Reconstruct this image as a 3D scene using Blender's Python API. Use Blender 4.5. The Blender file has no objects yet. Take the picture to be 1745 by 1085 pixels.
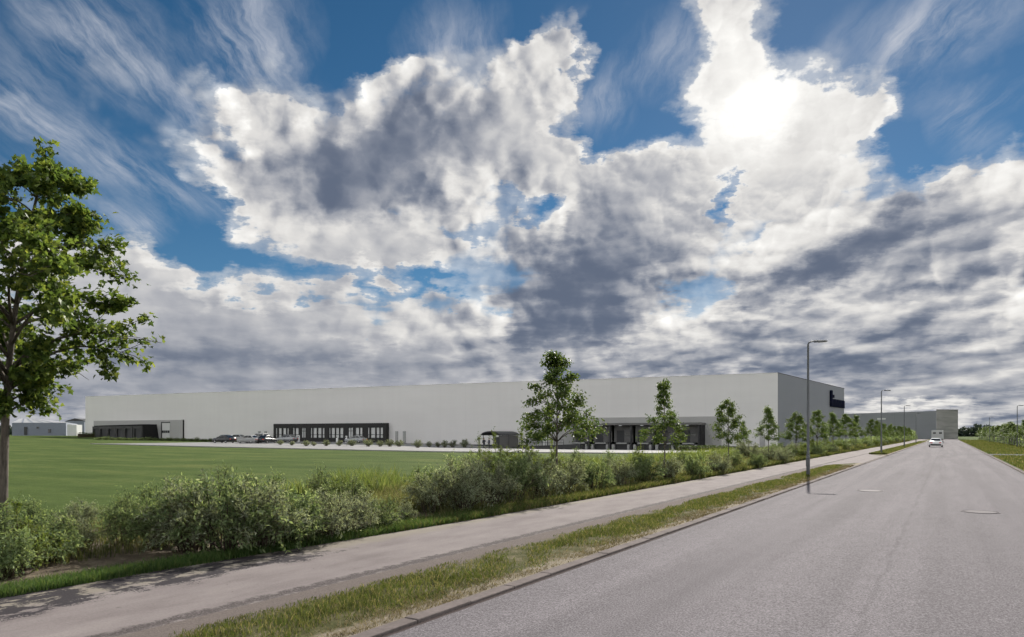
import bpy, bmesh, math, random
import numpy as np
from mathutils import Vector, Matrix
PI = math.pi
SC = bpy.context.scene
COL = SC.collection
BLUE_SAT, BLUE_HUE, BLUE_VAL, REAR_FILL = 1.22, .491, .25, 1.15
# ------------------------------------------------------------------ sky
class NT:
    """small helper: builds shader math in creation order"""
    def __init__(s, tree): s.t = tree
    def node(s, typ, **kw):
        n = s.t.nodes.new(typ)
        for k, v in kw.items(): setattr(n, k, v)
        return n
    def put(s, sock, v):
        if isinstance(v, bpy.types.NodeSocket): s.t.links.new(v, sock)
        elif v is not None: sock.default_value = v
    def m(s, op, a, b=None, c=None, clamp=False):
        n = s.node('ShaderNodeMath', operation=op, use_clamp=clamp)
        for i, v in enumerate((a, b, c)): s.put(n.inputs[i], v)
        return n.outputs[0]
    def add(s, a, b): return s.m('ADD', a, b)
    def sub(s, a, b): return s.m('SUBTRACT', a, b)
    def mul(s, a, b): return s.m('MULTIPLY', a, b)
    def v(s, op, a, b=None, c=None, scale=None):
        n = s.node('ShaderNodeVectorMath', operation=op)
        for i, x in enumerate((a, b, c)):
            if x is not None: s.put(n.inputs[i], x)
        if scale is not None: s.put(n.inputs['Scale'], scale)
        return n.outputs['Value'] if op in ('DOT_PRODUCT', 'LENGTH') else n.outputs[0]
    def xyz(s, x, y, z):
        n = s.node('ShaderNodeCombineXYZ')
        for i, q in enumerate((x, y, z)): s.put(n.inputs[i], q)
        return n.outputs[0]
    def ramp(s, x, a, b, lo=0.0, hi=1.0, smooth=True):
        n = s.node('ShaderNodeMapRange', interpolation_type='SMOOTHSTEP' if smooth else 'LINEAR', clamp=True)
        s.put(n.inputs[0], x)
        for i, q in enumerate((a, b, lo, hi)): s.put(n.inputs[1 + i], q)
        return n.outputs[0]
    def noise(s, vec, scale, detail=5.0, rough=.55, dist=0.0, lac=2.0, typ='FBM', norm=True, col=False, dim='3D'):
        n = s.node('ShaderNodeTexNoise', noise_dimensions=dim)
        n.noise_type = typ
        if hasattr(n, 'normalize'): n.normalize = norm
        s.put(n.inputs['Vector'], vec)
        for k, q in (('Scale', scale), ('Detail', detail), ('Roughness', rough), ('Distortion', dist), ('Lacunarity', lac)): s.put(n.inputs[k], q)
        return n.outputs['Color' if col else 0]
    def voro(s, vec, scale, detail=2.0, rough=.5, feature='F1', smooth=.6):
        n = s.node('ShaderNodeTexVoronoi', feature=feature)
        s.put(n.inputs['Vector'], vec)
        for k, q in (('Scale', scale), ('Detail', detail), ('Roughness', rough)): s.put(n.inputs[k], q)
        if feature == 'SMOOTH_F1': s.put(n.inputs['Smoothness'], smooth)
        return n.outputs['Distance']
    def mix(s, f, a, b):
        n = s.node('ShaderNodeMix', data_type='RGBA')
        s.put(n.inputs[0], f); s.put(n.inputs[6], a); s.put(n.inputs[7], b)
        return n.outputs[2]
    def blob(s, vec, cx, cy, rx, ry, rot, amp, acc, spherical=False):
        n = s.node('ShaderNodeMapping', vector_type='TEXTURE')
        s.put(n.inputs['Vector'], vec)
        n.inputs['Location'].default_value = (cx, cy, 0)
        n.inputs['Rotation'].default_value = (0, 0, math.radians(rot))
        n.inputs['Scale'].default_value = (rx, ry, 1)
        g = s.node('ShaderNodeTexGradient', gradient_type='SPHERICAL' if spherical else 'QUADRATIC_SPHERE')
        s.t.links.new(n.outputs[0], g.inputs[0])
        return s.m('MULTIPLY_ADD', g.outputs['Fac'], amp, acc)

HEADING = math.radians(31.31)          # the view looks this far left of the road direction
FWD = (-math.sin(HEADING), math.cos(HEADING), 0)
RGT = (math.cos(HEADING), math.sin(HEADING), 0)
SUN_AZ, SUN_EL = -8.9, 29.5            # degrees right of the road direction (+Y), degrees up
SUN_DIR = (math.sin(math.radians(SUN_AZ)) * math.cos(math.radians(SUN_EL)),
           math.cos(math.radians(SUN_AZ)) * math.cos(math.radians(SUN_EL)), math.sin(math.radians(SUN_EL)))
EXPO = 1.25

# cloud banks: (degrees right of heading, degrees up, half width, half height, tilt, amount)
COVER = [
    (-10.3, 20.4, 15.0, 9.3, 3, 0.85),
    (-19.9, 23.3, 5.7, 2.9, -26, 0.55),
    (-21.2, 17.4, 5.1, 6.2, -14, 0.45),
    (3.2, 26.9, 2.8, 3.8, 54, 0.8),
    (1.3, 29.1, 1.9, 1.4, -1, -0.4),
    (0.4, 22.7, 6.1, 6.0, -0, 0.6),
    (-14.3, 14.7, 9.5, 4.4, -16, 0.5),
    (-5.2, 13.3, 9.3, 4.0, 1, 0.45),
    (6.5, 19.7, 8.8, 3.7, -11, 0.55),
    (11.0, 21.1, 7.5, 2.5, 10, 0.4),
    (6.0, 13.3, 9.5, 9.1, 38, 0.75),
    (16.6, 27.8, 4.6, 6.2, -21, 0.75),
    (15.7, 29.8, 3.9, 2.7, -7, 0.35),
    (-6.6, 26.4, 5.6, 1.9, 11, 0.3),
    (19.7, 23.0, 5.9, 5.6, -7, 0.8),
    (24.2, 20.9, 5.1, 4.1, -9, 0.65),
    (26.5, 22.5, 2.1, 2.2, -10, 0.35),
    (16.4, 19.5, 7.8, 3.6, -5, 0.5),
    (20.6, 14.6, 8.8, 5.5, 21, 0.6),
    (29.4, 12.9, 13.2, 6.8, 13, 0.75),
    (34.8, 15.4, 6.2, 4.1, 7, 0.6),
    (25.4, 7.6, 19.2, 6.7, -4, 0.8),
    (1.3, 6.5, 18.8, 5.6, -0, 0.7),
    (-25.1, 6.8, 16.1, 7.2, -3, 0.85),
    (-29.6, 10.9, 7.7, 4.0, -22, 0.5),
    (-14.3, 9.0, 11.5, 4.0, 2, 0.5),
    (-33.6, 10.1, 5.1, 3.9, -17, 0.4),
    (33.5, 22.0, 2.0, 2.0, -13, -0.4),
    (-14.3, 28.4, 4.0, 4.6, 6, -0.5),
    (-8.5, 27.8, 5.1, 1.4, 11, -0.25),
    (-23.2, 13.1, 6.2, 2.5, -21, -0.3),
    (-25.9, 16.4, 7.3, 2.4, -19, -0.45),
    (-10.8, 11.8, 8.2, 1.3, 2, -0.4),
    (-6.2, 12.4, 2.8, 1.8, 1, -0.35),
    (1.5, 17.5, 2.6, 1.9, -0, -0.55),
    (-3.8, 16.2, 3.3, 1.0, 1, -0.2),
    (16.3, 17.1, 1.1, 2.5, -19, -0.55),
    (12.4, 26.8, 2.7, 2.2, -5, -0.2),
    (6.9, 25.6, 2.8, 4.5, -3, -0.4),
    (30.8, 20.8, 4.2, 4.2, 15, -0.5),
    (11.5, 12.2, 1.8, 1.8, -2, -0.1),
    (11.9, 15.7, 7.5, 4.8, 16, 0.6),
    (4.1, 21.8, 2.8, 1.6, -1, 0.2),
]
SHADE = [
    (-12.1, 20.6, 11.3, 6.0, 11, 0.9),
    (-13.9, 18.5, 7.4, 3.4, -10, 0.45),
    (-6.6, 24.1, 6.0, 4.7, 2, 0.45),
    (-0.6, 21.5, 5.2, 5.3, 0, 0.3),
    (-8.0, 18.0, 7.3, 2.1, -7, 0.22),
    (6.5, 12.0, 9.5, 9.6, 38, 0.95),
    (-0.1, 10.7, 4.7, 5.4, 0, 0.45),
    (12.8, 19.8, 5.8, 2.8, -4, 0.32),
    (4.6, 8.4, 5.1, 2.3, -1, 0.25),
    (24.2, 12.6, 10.2, 2.5, 25, 0.6),
    (29.4, 14.8, 6.9, 2.4, 20, 0.55),
    (33.5, 10.5, 6.1, 2.1, 7, 0.35),
    (18.1, 10.6, 7.1, 2.6, 17, 0.4),
    (28.7, 8.2, 9.3, 1.8, 5, 0.28),
    (21.4, 20.5, 3.4, 1.7, 28, 0.3),
    (32.2, 13.3, 6.5, 1.9, 21, 0.3),
    (15.9, 5.3, 11.3, 1.3, 1, 0.32),
    (27.2, 5.4, 11.9, 1.5, -1, 0.35),
    (-16.1, 6.3, 15.2, 2.7, 2, 0.26),
    (-25.9, 5.5, 11.4, 2.5, -3, 0.26),
    (-18.2, 8.8, 9.3, 1.8, -5, 0.18),
    (-33.0, 2.4, 9.9, 1.8, 2, 0.4),
    (-2.0, 6.0, 6.6, 1.4, 0, 0.2),
    (34.2, 1.0, 4.8, 0.9, -1, 0.7),
    (26.5, 3.1, 4.5, 0.7, -2, 0.25),
    (-6.2, 10.2, 3.3, 2.7, 1, 0.3),
]
GLOW = [
    (19.5, 23.2, 10.9, 8.6, -7, 0.72),
    (19.5, 23.6, 4.6, 4.1, -7, 0.7),
    (16.8, 28.1, 4.8, 3.8, -7, 0.35),
    (11.5, 22.3, 7.6, 2.0, 5, 0.35),
    (25.7, 22.1, 3.1, 2.2, -10, 0.2),
    (3.2, 26.9, 2.8, 3.0, -1, 0.25),
    (-18.2, 23.9, 7.7, 2.9, -26, 0.18),
    (4.1, 16.8, 3.6, 2.2, 27, 0.35),
    (18.9, 13.9, 6.9, 3.0, 26, 0.35),
    (11.9, 8.2, 7.6, 2.3, 18, 0.3),
    (24.2, 10.2, 3.8, 2.1, 17, 0.25),
    (32.2, 16.2, 6.5, 2.3, 7, 0.18),
    (29.4, 2.2, 7.1, 0.7, -1, 0.55),
    (22.6, 7.8, 4.8, 2.6, 18, 0.2),
    (34.2, 7.7, 3.8, 2.7, 19, 0.2),
    (34.2, 5.4, 3.9, 2.3, -4, 0.15),
    (1.3, 6.5, 7.5, 2.3, -0, 0.32),
    (8.3, 6.5, 6.0, 2.1, 7, 0.35),
    (-8.0, 8.3, 6.9, 2.3, 1, 0.15),
    (-17.0, 8.0, 8.6, 2.6, 2, 0.12),
    (-2.0, 14.2, 4.2, 2.6, 0, 0.2),
]
CIRRUS = [
    (-28.8, 26.7, 8.3, 3.0, -23, 0.8),
    (-19.5, 27.7, 5.2, 4.7, -46, 0.95),
    (-27.8, 23.9, 8.6, 2.3, -29, 0.7),
    (-33.6, 22.9, 4.7, 5.9, -32, 0.45),
    (-32.7, 20.4, 8.1, 2.2, -21, 0.5),
    (-27.0, 17.8, 10.6, 2.2, -20, 0.6),
    (-27.4, 14.5, 2.5, 2.0, -26, 0.7),
    (-32.3, 15.9, 6.5, 2.3, -13, 0.4),
    (-19.1, 25.3, 6.0, 2.5, -31, 0.6),
    (-22.8, 22.2, 4.3, 2.1, -32, 0.6),
    (-6.2, 27.9, 5.2, 3.9, 55, 0.8),
    (-2.4, 29.5, 2.3, 2.7, -52, 0.4),
    (12.8, 27.5, 4.3, 3.8, 36, 0.75),
    (7.4, 24.9, 2.1, 4.8, -56, 0.5),
    (7.8, 23.3, 2.4, 2.7, -67, 0.5),
    (32.2, 25.6, 5.2, 3.2, 15, 0.9),
    (29.4, 25.9, 3.7, 3.5, 54, 0.6),
    (34.2, 21.1, 4.0, 1.1, 9, 0.5),
    (30.8, 19.7, 2.3, 1.9, -63, 0.55),
    (32.5, 19.4, 2.3, 1.6, -64, 0.4),
    (25.0, 26.1, 3.9, 2.4, 54, 0.35),
    (29.4, 22.5, 3.9, 2.3, 20, 0.35),
]

def make_sky():
    w = bpy.data.worlds.new('World'); bpy.context.scene.world = w
    w.use_nodes = True
    t = w.node_tree; t.nodes.clear(); k = NT(t)
    w.cycles.sampling_method = 'NONE'
    sky = k.node('ShaderNodeTexSky', sky_type='NISHITA')
    sky.sun_disc = False
    sky.sun_elevation = math.radians(SUN_EL); sky.sun_rotation = math.radians(SUN_AZ)
    sky.altitude = 50; sky.air_density = .8; sky.dust_density = 0.05; sky.ozone_density = 3.0
    tc = k.node('ShaderNodeTexCoord').outputs['Generated']
    d = k.v('NORMALIZE', tc)
    sp = k.node('ShaderNodeSeparateXYZ'); t.links.new(d, sp.inputs[0]); z = sp.outputs[2]
    F = k.v('DOT_PRODUCT', d, FWD); R = k.v('DOT_PRODUCT', d, RGT)
    az = k.mul(k.m('ARCTAN2', R, F), 180 / PI)
    el = k.mul(k.m('ARCSINE', z), 180 / PI)
    a = k.xyz(az, el, 0)
    # cloud-layer coordinates: streets run away from the viewer and close up towards the horizon
    def layer(dvec):
        q = k.node('ShaderNodeSeparateXYZ'); t.links.new(dvec, q.inputs[0])
        inv = k.m('DIVIDE', 1.0, k.add(k.m('MAXIMUM', q.outputs[2], 0.0), .16))
        f2 = k.v('DOT_PRODUCT', dvec, FWD); r2 = k.v('DOT_PRODUCT', dvec, RGT)
        return k.xyz(k.mul(r2, inv), k.mul(k.mul(f2, inv), 1.05), 0)
    p = layer(d)
    d2 = k.v('NORMALIZE', k.v('ADD', k.v('SCALE', d, scale=.965), k.v('SCALE', SUN_GLOW, scale=.035)))
    p2 = layer(d2)
    # warps
    nw = k.v('SUBTRACT', k.noise(p, 2.6, 7, .62, col=True), (.5, .5, .5))
    nf = k.v('SUBTRACT', k.noise(d, 24.0, 4, .55, col=True), (.5, .5, .5))
    aw = k.v('ADD', a, k.v('ADD', k.v('MULTIPLY', nw, (13, 9, 0)), k.v('MULTIPLY', nf, (3.6, 3.6, 0))))
    asf = k.v('ADD', a, k.v('ADD', k.v('MULTIPLY', nw, (9, 6, 0)), k.v('MULTIPLY', nf, (3.0, 3.0, 0))))
    # coverage
    acc = 0.0
    for b in COVER: acc = k.blob(aw, *b, acc, True)
    acc = k.m('MINIMUM', k.mul(acc, 1.75), 1.1)
    # low on the horizon and behind the viewer the layer is nearly closed
    acc = k.add(acc, k.ramp(el, 9.5, 3.5, 0, .9))
    rear = k.ramp(k.m('ABSOLUTE', az), 44, 70)
    acc = k.add(acc, k.mul(rear, .55))
    n1 = k.noise(p, 2.1, 8, .46)                      # broad billows
    n2 = k.noise(p2, 2.1, 8, .46)
    dw = k.v('ADD', d, k.v('SCALE', nf, scale=.03))
    v1 = k.voro(dw, 15.0, 2.0, .5); v2 = k.voro(k.v('ADD', dw, k.v('SUBTRACT', d2, d)), 15.0, 2.0, .5)
    dens = k.add(acc, k.mul(k.sub(n1, .5), 1.3))
    dens = k.add(dens, k.mul(k.sub(.42, v1), .34))
    alpha = k.m('MAXIMUM', k.ramp(dens, .28, .64), k.mul(k.ramp(dens, -.10, .45), .42))
    thick = k.ramp(dens, .5, 1.3)
    # light: rims toward the sun bright, thick hearts grey
    sh = 0.0
    for b in SHADE: sh = k.blob(asf, *b, sh, True)
    n3 = k.noise(d, 7.0, 5, .5)
    n1s = k.noise(p, 2.3, 2.5, .5)
    shv = k.ramp(k.add(sh, k.mul(k.sub(n1s, .5), .32)), .02, .85)
    relief = k.add(k.mul(k.sub(n1, n2), k.mul(k.ramp(el, 2, 14, .75, 1.7), k.ramp(thick, .2, 1.0, 1.0, .62))), k.mul(k.sub(v2, v1), k.ramp(thick, .15, .9, .95, .40)))
    pw = k.v('MULTIPLY', k.v('ADD', p, k.v('SCALE', nw, scale=.30)), (1.0, .7, 1)); pw2 = k.v('ADD', pw, k.v('MULTIPLY', k.v('SUBTRACT', p2, p), (1.0, .7, 1)))
    w1 = k.voro(pw, 4.6, 1.0, .5); w2 = k.voro(pw2, 4.6, 1.0, .5)      # rounded heads of the lower banks
    relief = k.add(relief, k.mul(k.sub(w2, w1), k.mul(k.ramp(el, 30, 12, .12, .46), k.sub(1.0, k.mul(k.ramp(az, 2, -12), .55)))))
    relief = k.mul(k.mul(relief, k.ramp(el, 0, 10, .5, 1)), k.sub(1.0, k.mul(shv, .3)))
    calm = k.mul(k.ramp(az, 2, -12), k.ramp(el, 20, 13))      # the bank on the left is smooth and even
    relief = k.mul(relief, k.sub(1.0, k.mul(calm, .6)))
    lum = k.sub(.70, k.mul(thick, .22))
    lum = k.sub(lum, k.mul(k.ramp(el, 16, 4), k.mul(k.sub(1.0, rear), .10)))
    lum = k.add(lum, relief)
    lum = k.add(lum, k.mul(k.sub(n3, .5), -.28))
    n4 = k.noise(k.v('MULTIPLY', k.v('ADD', p, k.v('SCALE', nw, scale=.25)), (1.5, .55, 1)), 2.6, 6, .55)      # streets
    lum = k.add(lum, k.mul(k.mul(k.sub(n4, .5), k.mul(k.ramp(el, 30, 14, .10, .55), k.ramp(el, 0, 10, .55, 1))), k.sub(1.0, k.mul(calm, .45))))
    lum = k.sub(lum, k.mul(shv, .37))
    lum = k.m('SMOOTH_MAX', lum,   .13, .16)
    glow = 0.0
    for b in GLOW: glow = k.blob(asf, *b, glow)
    lum = k.add(lum, k.mul(glow, .85))
    lum = k.add(lum, k.mul(rear, REAR_FILL))  # unseen sky behind the viewer brightened, added as fill light
    # grey hearts lean to blue, sunlit rims to warm white
    cr = k.node('ShaderNodeValToRGB'); t.links.new(lum, cr.inputs[0])
    e = cr.color_ramp.elements
    stops = [(0.0, (.07, .092, .145)), (.12, (.115, .145, .212)), (.26, (.215, .242, .305)), (.46, (.43, .44, .475)), (.70, (.75, .735, .715)), (1.0, (1.0, .985, .95))]
    e[0].position, e[0].color = stops[0][0], (*stops[0][1], 1)
    e[1].position, e[1].color = stops[-1][0], (*stops[-1][1], 1)
    for pos, c in stops[1:-1]:
        x = e.new(pos); x.color = (*c, 1)
    over = k.m('MAXIMUM', k.sub(lum, 1.0), 0.0)
    cloud = k.v('SCALE', cr.outputs[0], scale=k.mul(k.add(1.0, over), 10 / 2 ** EXPO))
    # thin high streaks
    ci = 0.0
    st = k.v('SUBTRACT', k.noise(k.v('MULTIPLY', p, (1.0, .35, 1)), 1.5, 3, .5, col=True), (.5, .5, .5))
    aci = k.v('ADD', a, k.v('ADD', k.v('MULTIPLY', st, (9, 9, 0)), k.v('MULTIPLY', nf, (2.0, 2.0, 0))))
    for b in CIRRUS: ci = k.blob(aci, *b, ci, True)
    fib = k.noise(k.xyz(0, 0, 0) if False else k.v('MULTIPLY', k.v('ADD', p, k.v('ADD', k.v('SCALE', st, scale=.22), k.v('SCALE', nf, scale=.05))), (6.5, 1.2, 1)), 1.5, 8, .66, .15)
    ci = k.mul(k.m('MINIMUM', ci, 1.0), k.ramp(fib, .33, .70))
    ci = k.mul(ci, .95)
    hs = k.node('ShaderNodeHueSaturation'); hs.inputs['Saturation'].default_value = BLUE_SAT
    hs.inputs['Hue'].default_value = BLUE_HUE; hs.inputs['Value'].default_value = BLUE_VAL
    t.links.new(sky.outputs[0], hs.inputs['Color'])
    base = k.mix(k.m('MINIMUM', ci, 1.0), hs.outputs[0], tuple(10 / 2 ** EXPO * c for c in (.56, .59, .66)) + (1,))
    col = k.mix(alpha, base, cloud)
    bg = k.node('ShaderNodeBackground'); bg.inputs['Strength'].default_value = .1
    t.links.new(col, bg.inputs['Color'])
    out = k.node('ShaderNodeOutputWorld'); t.links.new(bg.outputs[0], out.inputs['Surface'])

SUN_GLOW = (-0.183, 0.897, 0.403)      # where the sun burns through the cloud

# ------------------------------------------------------------------ camera geometry helpers
FPX, CX, HY, EYE = 1220.0, 872.0, 740.0, 2.0
def depth_pt(px, depth):
    """world x, y of the point seen in photo column px at that depth in front of the viewer"""
    u = (px - CX) / FPX
    return (depth * (FWD[0] + u * RGT[0]), depth * (FWD[1] + u * RGT[1]))
def ground_pt(px, py, z=0.0):
    return depth_pt(px, FPX * (EYE - z) / (py - HY))
def row_pt(px, X):
    """where the sight line of column px meets the line x = X beside the road"""
    u = (px - CX) / FPX
    dx, dy = FWD[0] + u * RGT[0], FWD[1] + u * RGT[1]
    t = X / dx
    return X, t * dy, t

def lerp(a, b, t): return a + (b - a) * t
def sstep(a, b, x):
    t = min(1, max(0, (x - a) / (b - a))); return t * t * (3 - 2 * t)

# ------------------------------------------------------------------ materials
MATS = {}
def principled(name, color=(.5, .5, .5), rough=.7, metal=0.0, spec=.5, fn=None):
    m = bpy.data.materials.new(name); m.use_nodes = True
    t = m.node_tree; t.nodes.clear(); k = NT(t)
    b = k.node('ShaderNodeBsdfPrincipled')
    b.inputs['Base Color'].default_value = (*color, 1)
    b.inputs['Roughness'].default_value = rough
    b.inputs['Metallic'].default_value = metal
    b.inputs['Specular IOR Level'].default_value = spec
    o = k.node('ShaderNodeOutputMaterial')
    t.links.new(b.outputs[0], o.inputs[0])
    if fn: fn(k, b, o)
    MATS[name] = m
    return m
def rgb(*c): return (*c, 1)
def cramp(k, x, stops):
    n = k.node('ShaderNodeValToRGB'); k.t.links.new(x, n.inputs[0])
    e = n.color_ramp.elements
    e[0].position, e[0].color = stops[0][0], rgb(*stops[0][1])
    e[1].position, e[1].color = stops[-1][0], rgb(*stops[-1][1])
    for p, c in stops[1:-1]:
        q = e.new(p); q.color = rgb(*c)
    return n.outputs[0]
def bump(k, b, h, strength=.3, dist=.02):
    n = k.node('ShaderNodeBump'); n.inputs['Strength'].default_value = strength; n.inputs['Distance'].default_value = dist
    k.t.links.new(h, n.inputs['Height']); k.t.links.new(n.outputs[0], b.inputs['Normal'])
def pos(k): return k.node('ShaderNodeNewGeometry').outputs['Position']
def setc(k, b, c): k.t.links.new(c, b.inputs['Base Color'])
def sepx(k, v):
    n = k.node('ShaderNodeSeparateXYZ'); k.t.links.new(v, n.inputs[0]); return n.outputs

def speck(color, amt=.15, scale=3.0, rough=.6, metal=0.0, spec=.5, name=None, fine=None):
    """a painted / cast surface with a little unevenness"""
    def fn(k, b, o):
        p = pos(k)
        n = k.noise(p, scale, 5, .6)
        f = k.ramp(n, .3, .7, 1 - amt, 1 + amt, False)
        if fine:
            f = k.mul(f, k.ramp(k.noise(p, fine, 3, .6), .3, .7, 1 - amt * .7, 1 + amt * .7, False))
        setc(k, b, k.v('SCALE', color, scale=f))
        k.t.links.new(k.ramp(n, .3, .7, max(rough - .08, .02), min(rough + .08, 1), False), b.inputs['Roughness'])
    return principled(name, color, rough, metal, spec, fn)

def leaf_mat(name, stops, trans=.45, rough=.45):
    def fn(k, b, o):
        g = k.node('ShaderNodeNewGeometry')
        r = g.outputs['Random Per Island']
        oi = k.node('ShaderNodeObjectInfo').outputs['Random']
        c = cramp(k, r, stops)
        big = k.noise(g.outputs['Position'], 1.6, 3, .5)
        f = k.mul(k.ramp(big, .3, .7, .78, 1.22, False), k.ramp(oi, 0, 1, .85, 1.15, False))
        c = k.v('SCALE', c, scale=f)
        setc(k, b, c)
        tr = k.node('ShaderNodeBsdfTranslucent')
        k.t.links.new(k.v('MULTIPLY', c, (1.45, 1.4, .85)), tr.inputs['Color'])
        mx = k.node('ShaderNodeMixShader'); mx.inputs[0].default_value = trans
        k.t.links.new(b.outputs[0], mx.inputs[1]); k.t.links.new(tr.outputs[0], mx.inputs[2])
        k.t.links.new(mx.outputs[0], o.inputs[0])
    return principled(name, stops[0][1], rough, 0, .12, fn)

def make_materials():
    def asphalt(k, b, o):
        p = pos(k)
        s = sepx(k, p)
        # chippings
        v = k.voro(p, 34.0, 1.0, .6)
        n = k.noise(p, 46.0, 4, .75)
        chip = k.ramp(n, .35, .68, .48, 1.62, False)
        chip = k.mul(chip, k.ramp(v, .05, .75, 1.2, .78, False))
        big = k.noise(k.v('MULTIPLY', p, (1.0, .14, 1)), .8, 6, .6)
        mid = k.noise(p, 2.3, 5, .6)
        f = k.mul(k.ramp(big, .3, .7, .90, 1.09, False), k.ramp(mid, .3, .7, .95, 1.05, False))
        c = k.v('SCALE', k.v('SCALE', (.165, .152, .163), scale=f), scale=chip)
        # oil-darkened wheel tracks
        w = k.noise(k.v('MULTIPLY', p, (1.2, .03, 1)), 1.0, 2, .5)
        c = k.v('SCALE', c, scale=k.ramp(w, .4, .62, .92, 1.06))
        # longitudinal joint, wandering a little, broken in places
        wob = k.mul(k.sub(k.noise(k.v('MULTIPLY', p, (0, 1, 0)), .7, 5, .6), .5), .32)
        dj = k.m('ABSOLUTE', k.sub(k.add(s[0], wob), -.78))
        jm = k.mul(k.ramp(dj, .012, .06, 1, 0), k.ramp(k.noise(p, .9, 4, .6), .30, .46))
        c = k.v('SCALE', c, scale=k.sub(1.0, k.mul(jm, .13)))
        # bitumen drips
        dr = k.ramp(k.noise(p, 1.7, 5, .7), .71, .76)
        c = k.v('SCALE', c, scale=k.sub(1.0, k.mul(dr, .25)))
        # dark brown band along both road edges
        e = k.m('MAXIMUM', k.sub(k.mul(s[0], -1.0), 4.82 - .085), k.sub(s[0], 3.33 - .085))
        g = k.ramp(k.add(e, k.mul(k.sub(mid, .5), .06)), .015, .045)
        c = k.mix(k.mul(g, .9), c, rgb(.038, .026, .024))
        setc(k, b, c)
        bump(k, b, k.add(n, k.mul(v, -.6)), .35, .008)
    principled('asphalt', rough=.95, spec=.06, fn=asphalt)

    def patch(k, b, o):
        p = pos(k)
        n = k.noise(p, 40, 4, .6)
        setc(k, b, k.v('SCALE', (.075, .073, .078), scale=k.ramp(n, .3, .7, .75, 1.25, False)))
        bump(k, b, n, .3, .01)
    principled('tarmac_patch', rough=.95, spec=.04, fn=patch)

    def path(k, b, o):
        p = pos(k); s = sepx(k, p)
        n1 = k.noise(k.v('MULTIPLY', p, (1.4, .5, 1)), 1.3, 6, .62)
        n2 = k.noise(p, 34, 5, .7)
        n3 = k.noise(p, 5, 5, .6)
        base = cramp(k, n1, [(.3, (.136, .117, .116)), (.5, (.172, .151, .149)), (.7, (.203, .180, .175))])
        base = k.v('SCALE', base, scale=k.ramp(n2, .3, .7, .86, 1.14, False))
        x = k.add(s[0], k.mul(k.sub(n3, .5), .7))
        # dark humus along the right edge, sand along the left
        edge = k.mul(k.ramp(k.m('ABSOLUTE', k.sub(k.add(k.add(s[0], k.mul(k.sub(n3, .5), .45)), k.mul(k.sub(n2, .5), .35)), -7.12)), .06, .17, 1, 0), k.ramp(n2, .38, .52, .35, 1))
        base = k.mix(k.mul(edge, .85), base, rgb(.042, .035, .035))
        sand = k.ramp(x, -8.9, -9.35)
        base = k.mix(k.mul(sand, .7), base, rgb(.20, .18, .142))
        # dappled tree shadow painted dark into the near left half
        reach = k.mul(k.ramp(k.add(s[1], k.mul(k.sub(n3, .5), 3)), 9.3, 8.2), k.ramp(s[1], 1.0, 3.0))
        dapple_shade = k.mul(k.ramp(k.add(k.add(s[0], k.mul(k.sub(n1, .5), 1.3)), k.mul(k.sub(n2, .5), .9)), -8.74, -8.82), reach)
        dapple_shade = k.mul(dapple_shade, k.ramp(k.noise(k.v('MULTIPLY', p, (1, .6, 1)), 3.4, 7, .72), .44, .50, 0.03, 1))
        base = k.mix(k.mul(dapple_shade, .97), base, rgb(.030, .027, .031))
        # scattered crumbs of soil
        cr = k.ramp(k.noise(p, 7.5, 3, .6), .69, .73)
        base = k.mix(k.mul(cr, .7), base, rgb(.05, .04, .035))
        setc(k, b, base)
        bump(k, b, k.add(n2, k.mul(n3, .6)), .45, .015)
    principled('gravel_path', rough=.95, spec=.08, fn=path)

    def soil(k, b, o):
        p = pos(k)
        n = k.noise(p, 3.0, 6, .65); n2 = k.noise(p, 30, 4, .7)
        c = cramp(k, n, [(.3, (.055, .042, .03)), (.5, (.10, .078, .055)), (.72, (.20, .165, .12))])
        setc(k, b, k.v('SCALE', c, scale=k.ramp(n2, .3, .7, .7, 1.3, False)))
        bump(k, b, k.add(n2, n), .6, .03)
    principled('bed_soil', rough=.95, spec=.2, fn=soil)

    def verge(k, b, o):
        p = pos(k); s = sepx(k, p)
        n = k.noise(p, 3.2, 6, .65); n2 = k.noise(p, 42, 4, .7)
        c = cramp(k, n, [(.32, (.045, .050, .018)), (.5, (.078, .076, .034)), (.66, (.145, .124, .08))])
        dirt = k.ramp(k.add(s[0], k.mul(k.sub(n, .5), .9)), -6.35, -6.62)
        c = k.mix(dirt, c, rgb(.130, .110, .102))
        dirt2 = k.ramp(k.add(s[0], k.mul(k.sub(n, .5), .5)), -5.42, -5.26)
        c = k.mix(k.mul(dirt2, .8), c, rgb(.24, .205, .16))
        setc(k, b, k.v('SCALE', c, scale=k.ramp(n2, .3, .7, .75, 1.25, False)))
        bump(k, b, k.add(n2, n), .6, .03)
    principled('verge_soil', rough=1.0, spec=.05, fn=verge)

    def lawn(k, b, o):
        p = pos(k)
        n = k.noise(k.v('MULTIPLY', p, (.35, 1, 1)), .30, 8, .66)
        n2 = k.noise(p, 2.2, 6, .7); n3 = k.noise(p, 22, 4, .7)
        c = cramp(k, n, [(.3, (.041, .063, .019)), (.5, (.063, .091, .027)), (.7, (.100, .117, .039))])
        f = k.mul(k.ramp(n2, .3, .7, .86, 1.14, False), k.ramp(n3, .3, .7, .8, 1.2, False))
        setc(k, b, k.v('SCALE', c, scale=f))
        bump(k, b, k.add(n3, k.mul(n2, .5)), .7, .05)
    principled('meadow', rough=1.0, spec=.03, fn=lawn)

    def kerb(k, b, o):
        p = pos(k); s = sepx(k, p)
        n = k.noise(p, 18, 5, .65); n2 = k.noise(p, 1.6, 4, .6)
        c = k.v('SCALE', (.135, .115, .110), scale=k.mul(k.ramp(n, .3, .7, .85, 1.15, False), k.ramp(n2, .3, .7, .82, 1.15, False)))
        setc(k, b, c); bump(k, b, n, .3, .008)
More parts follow.
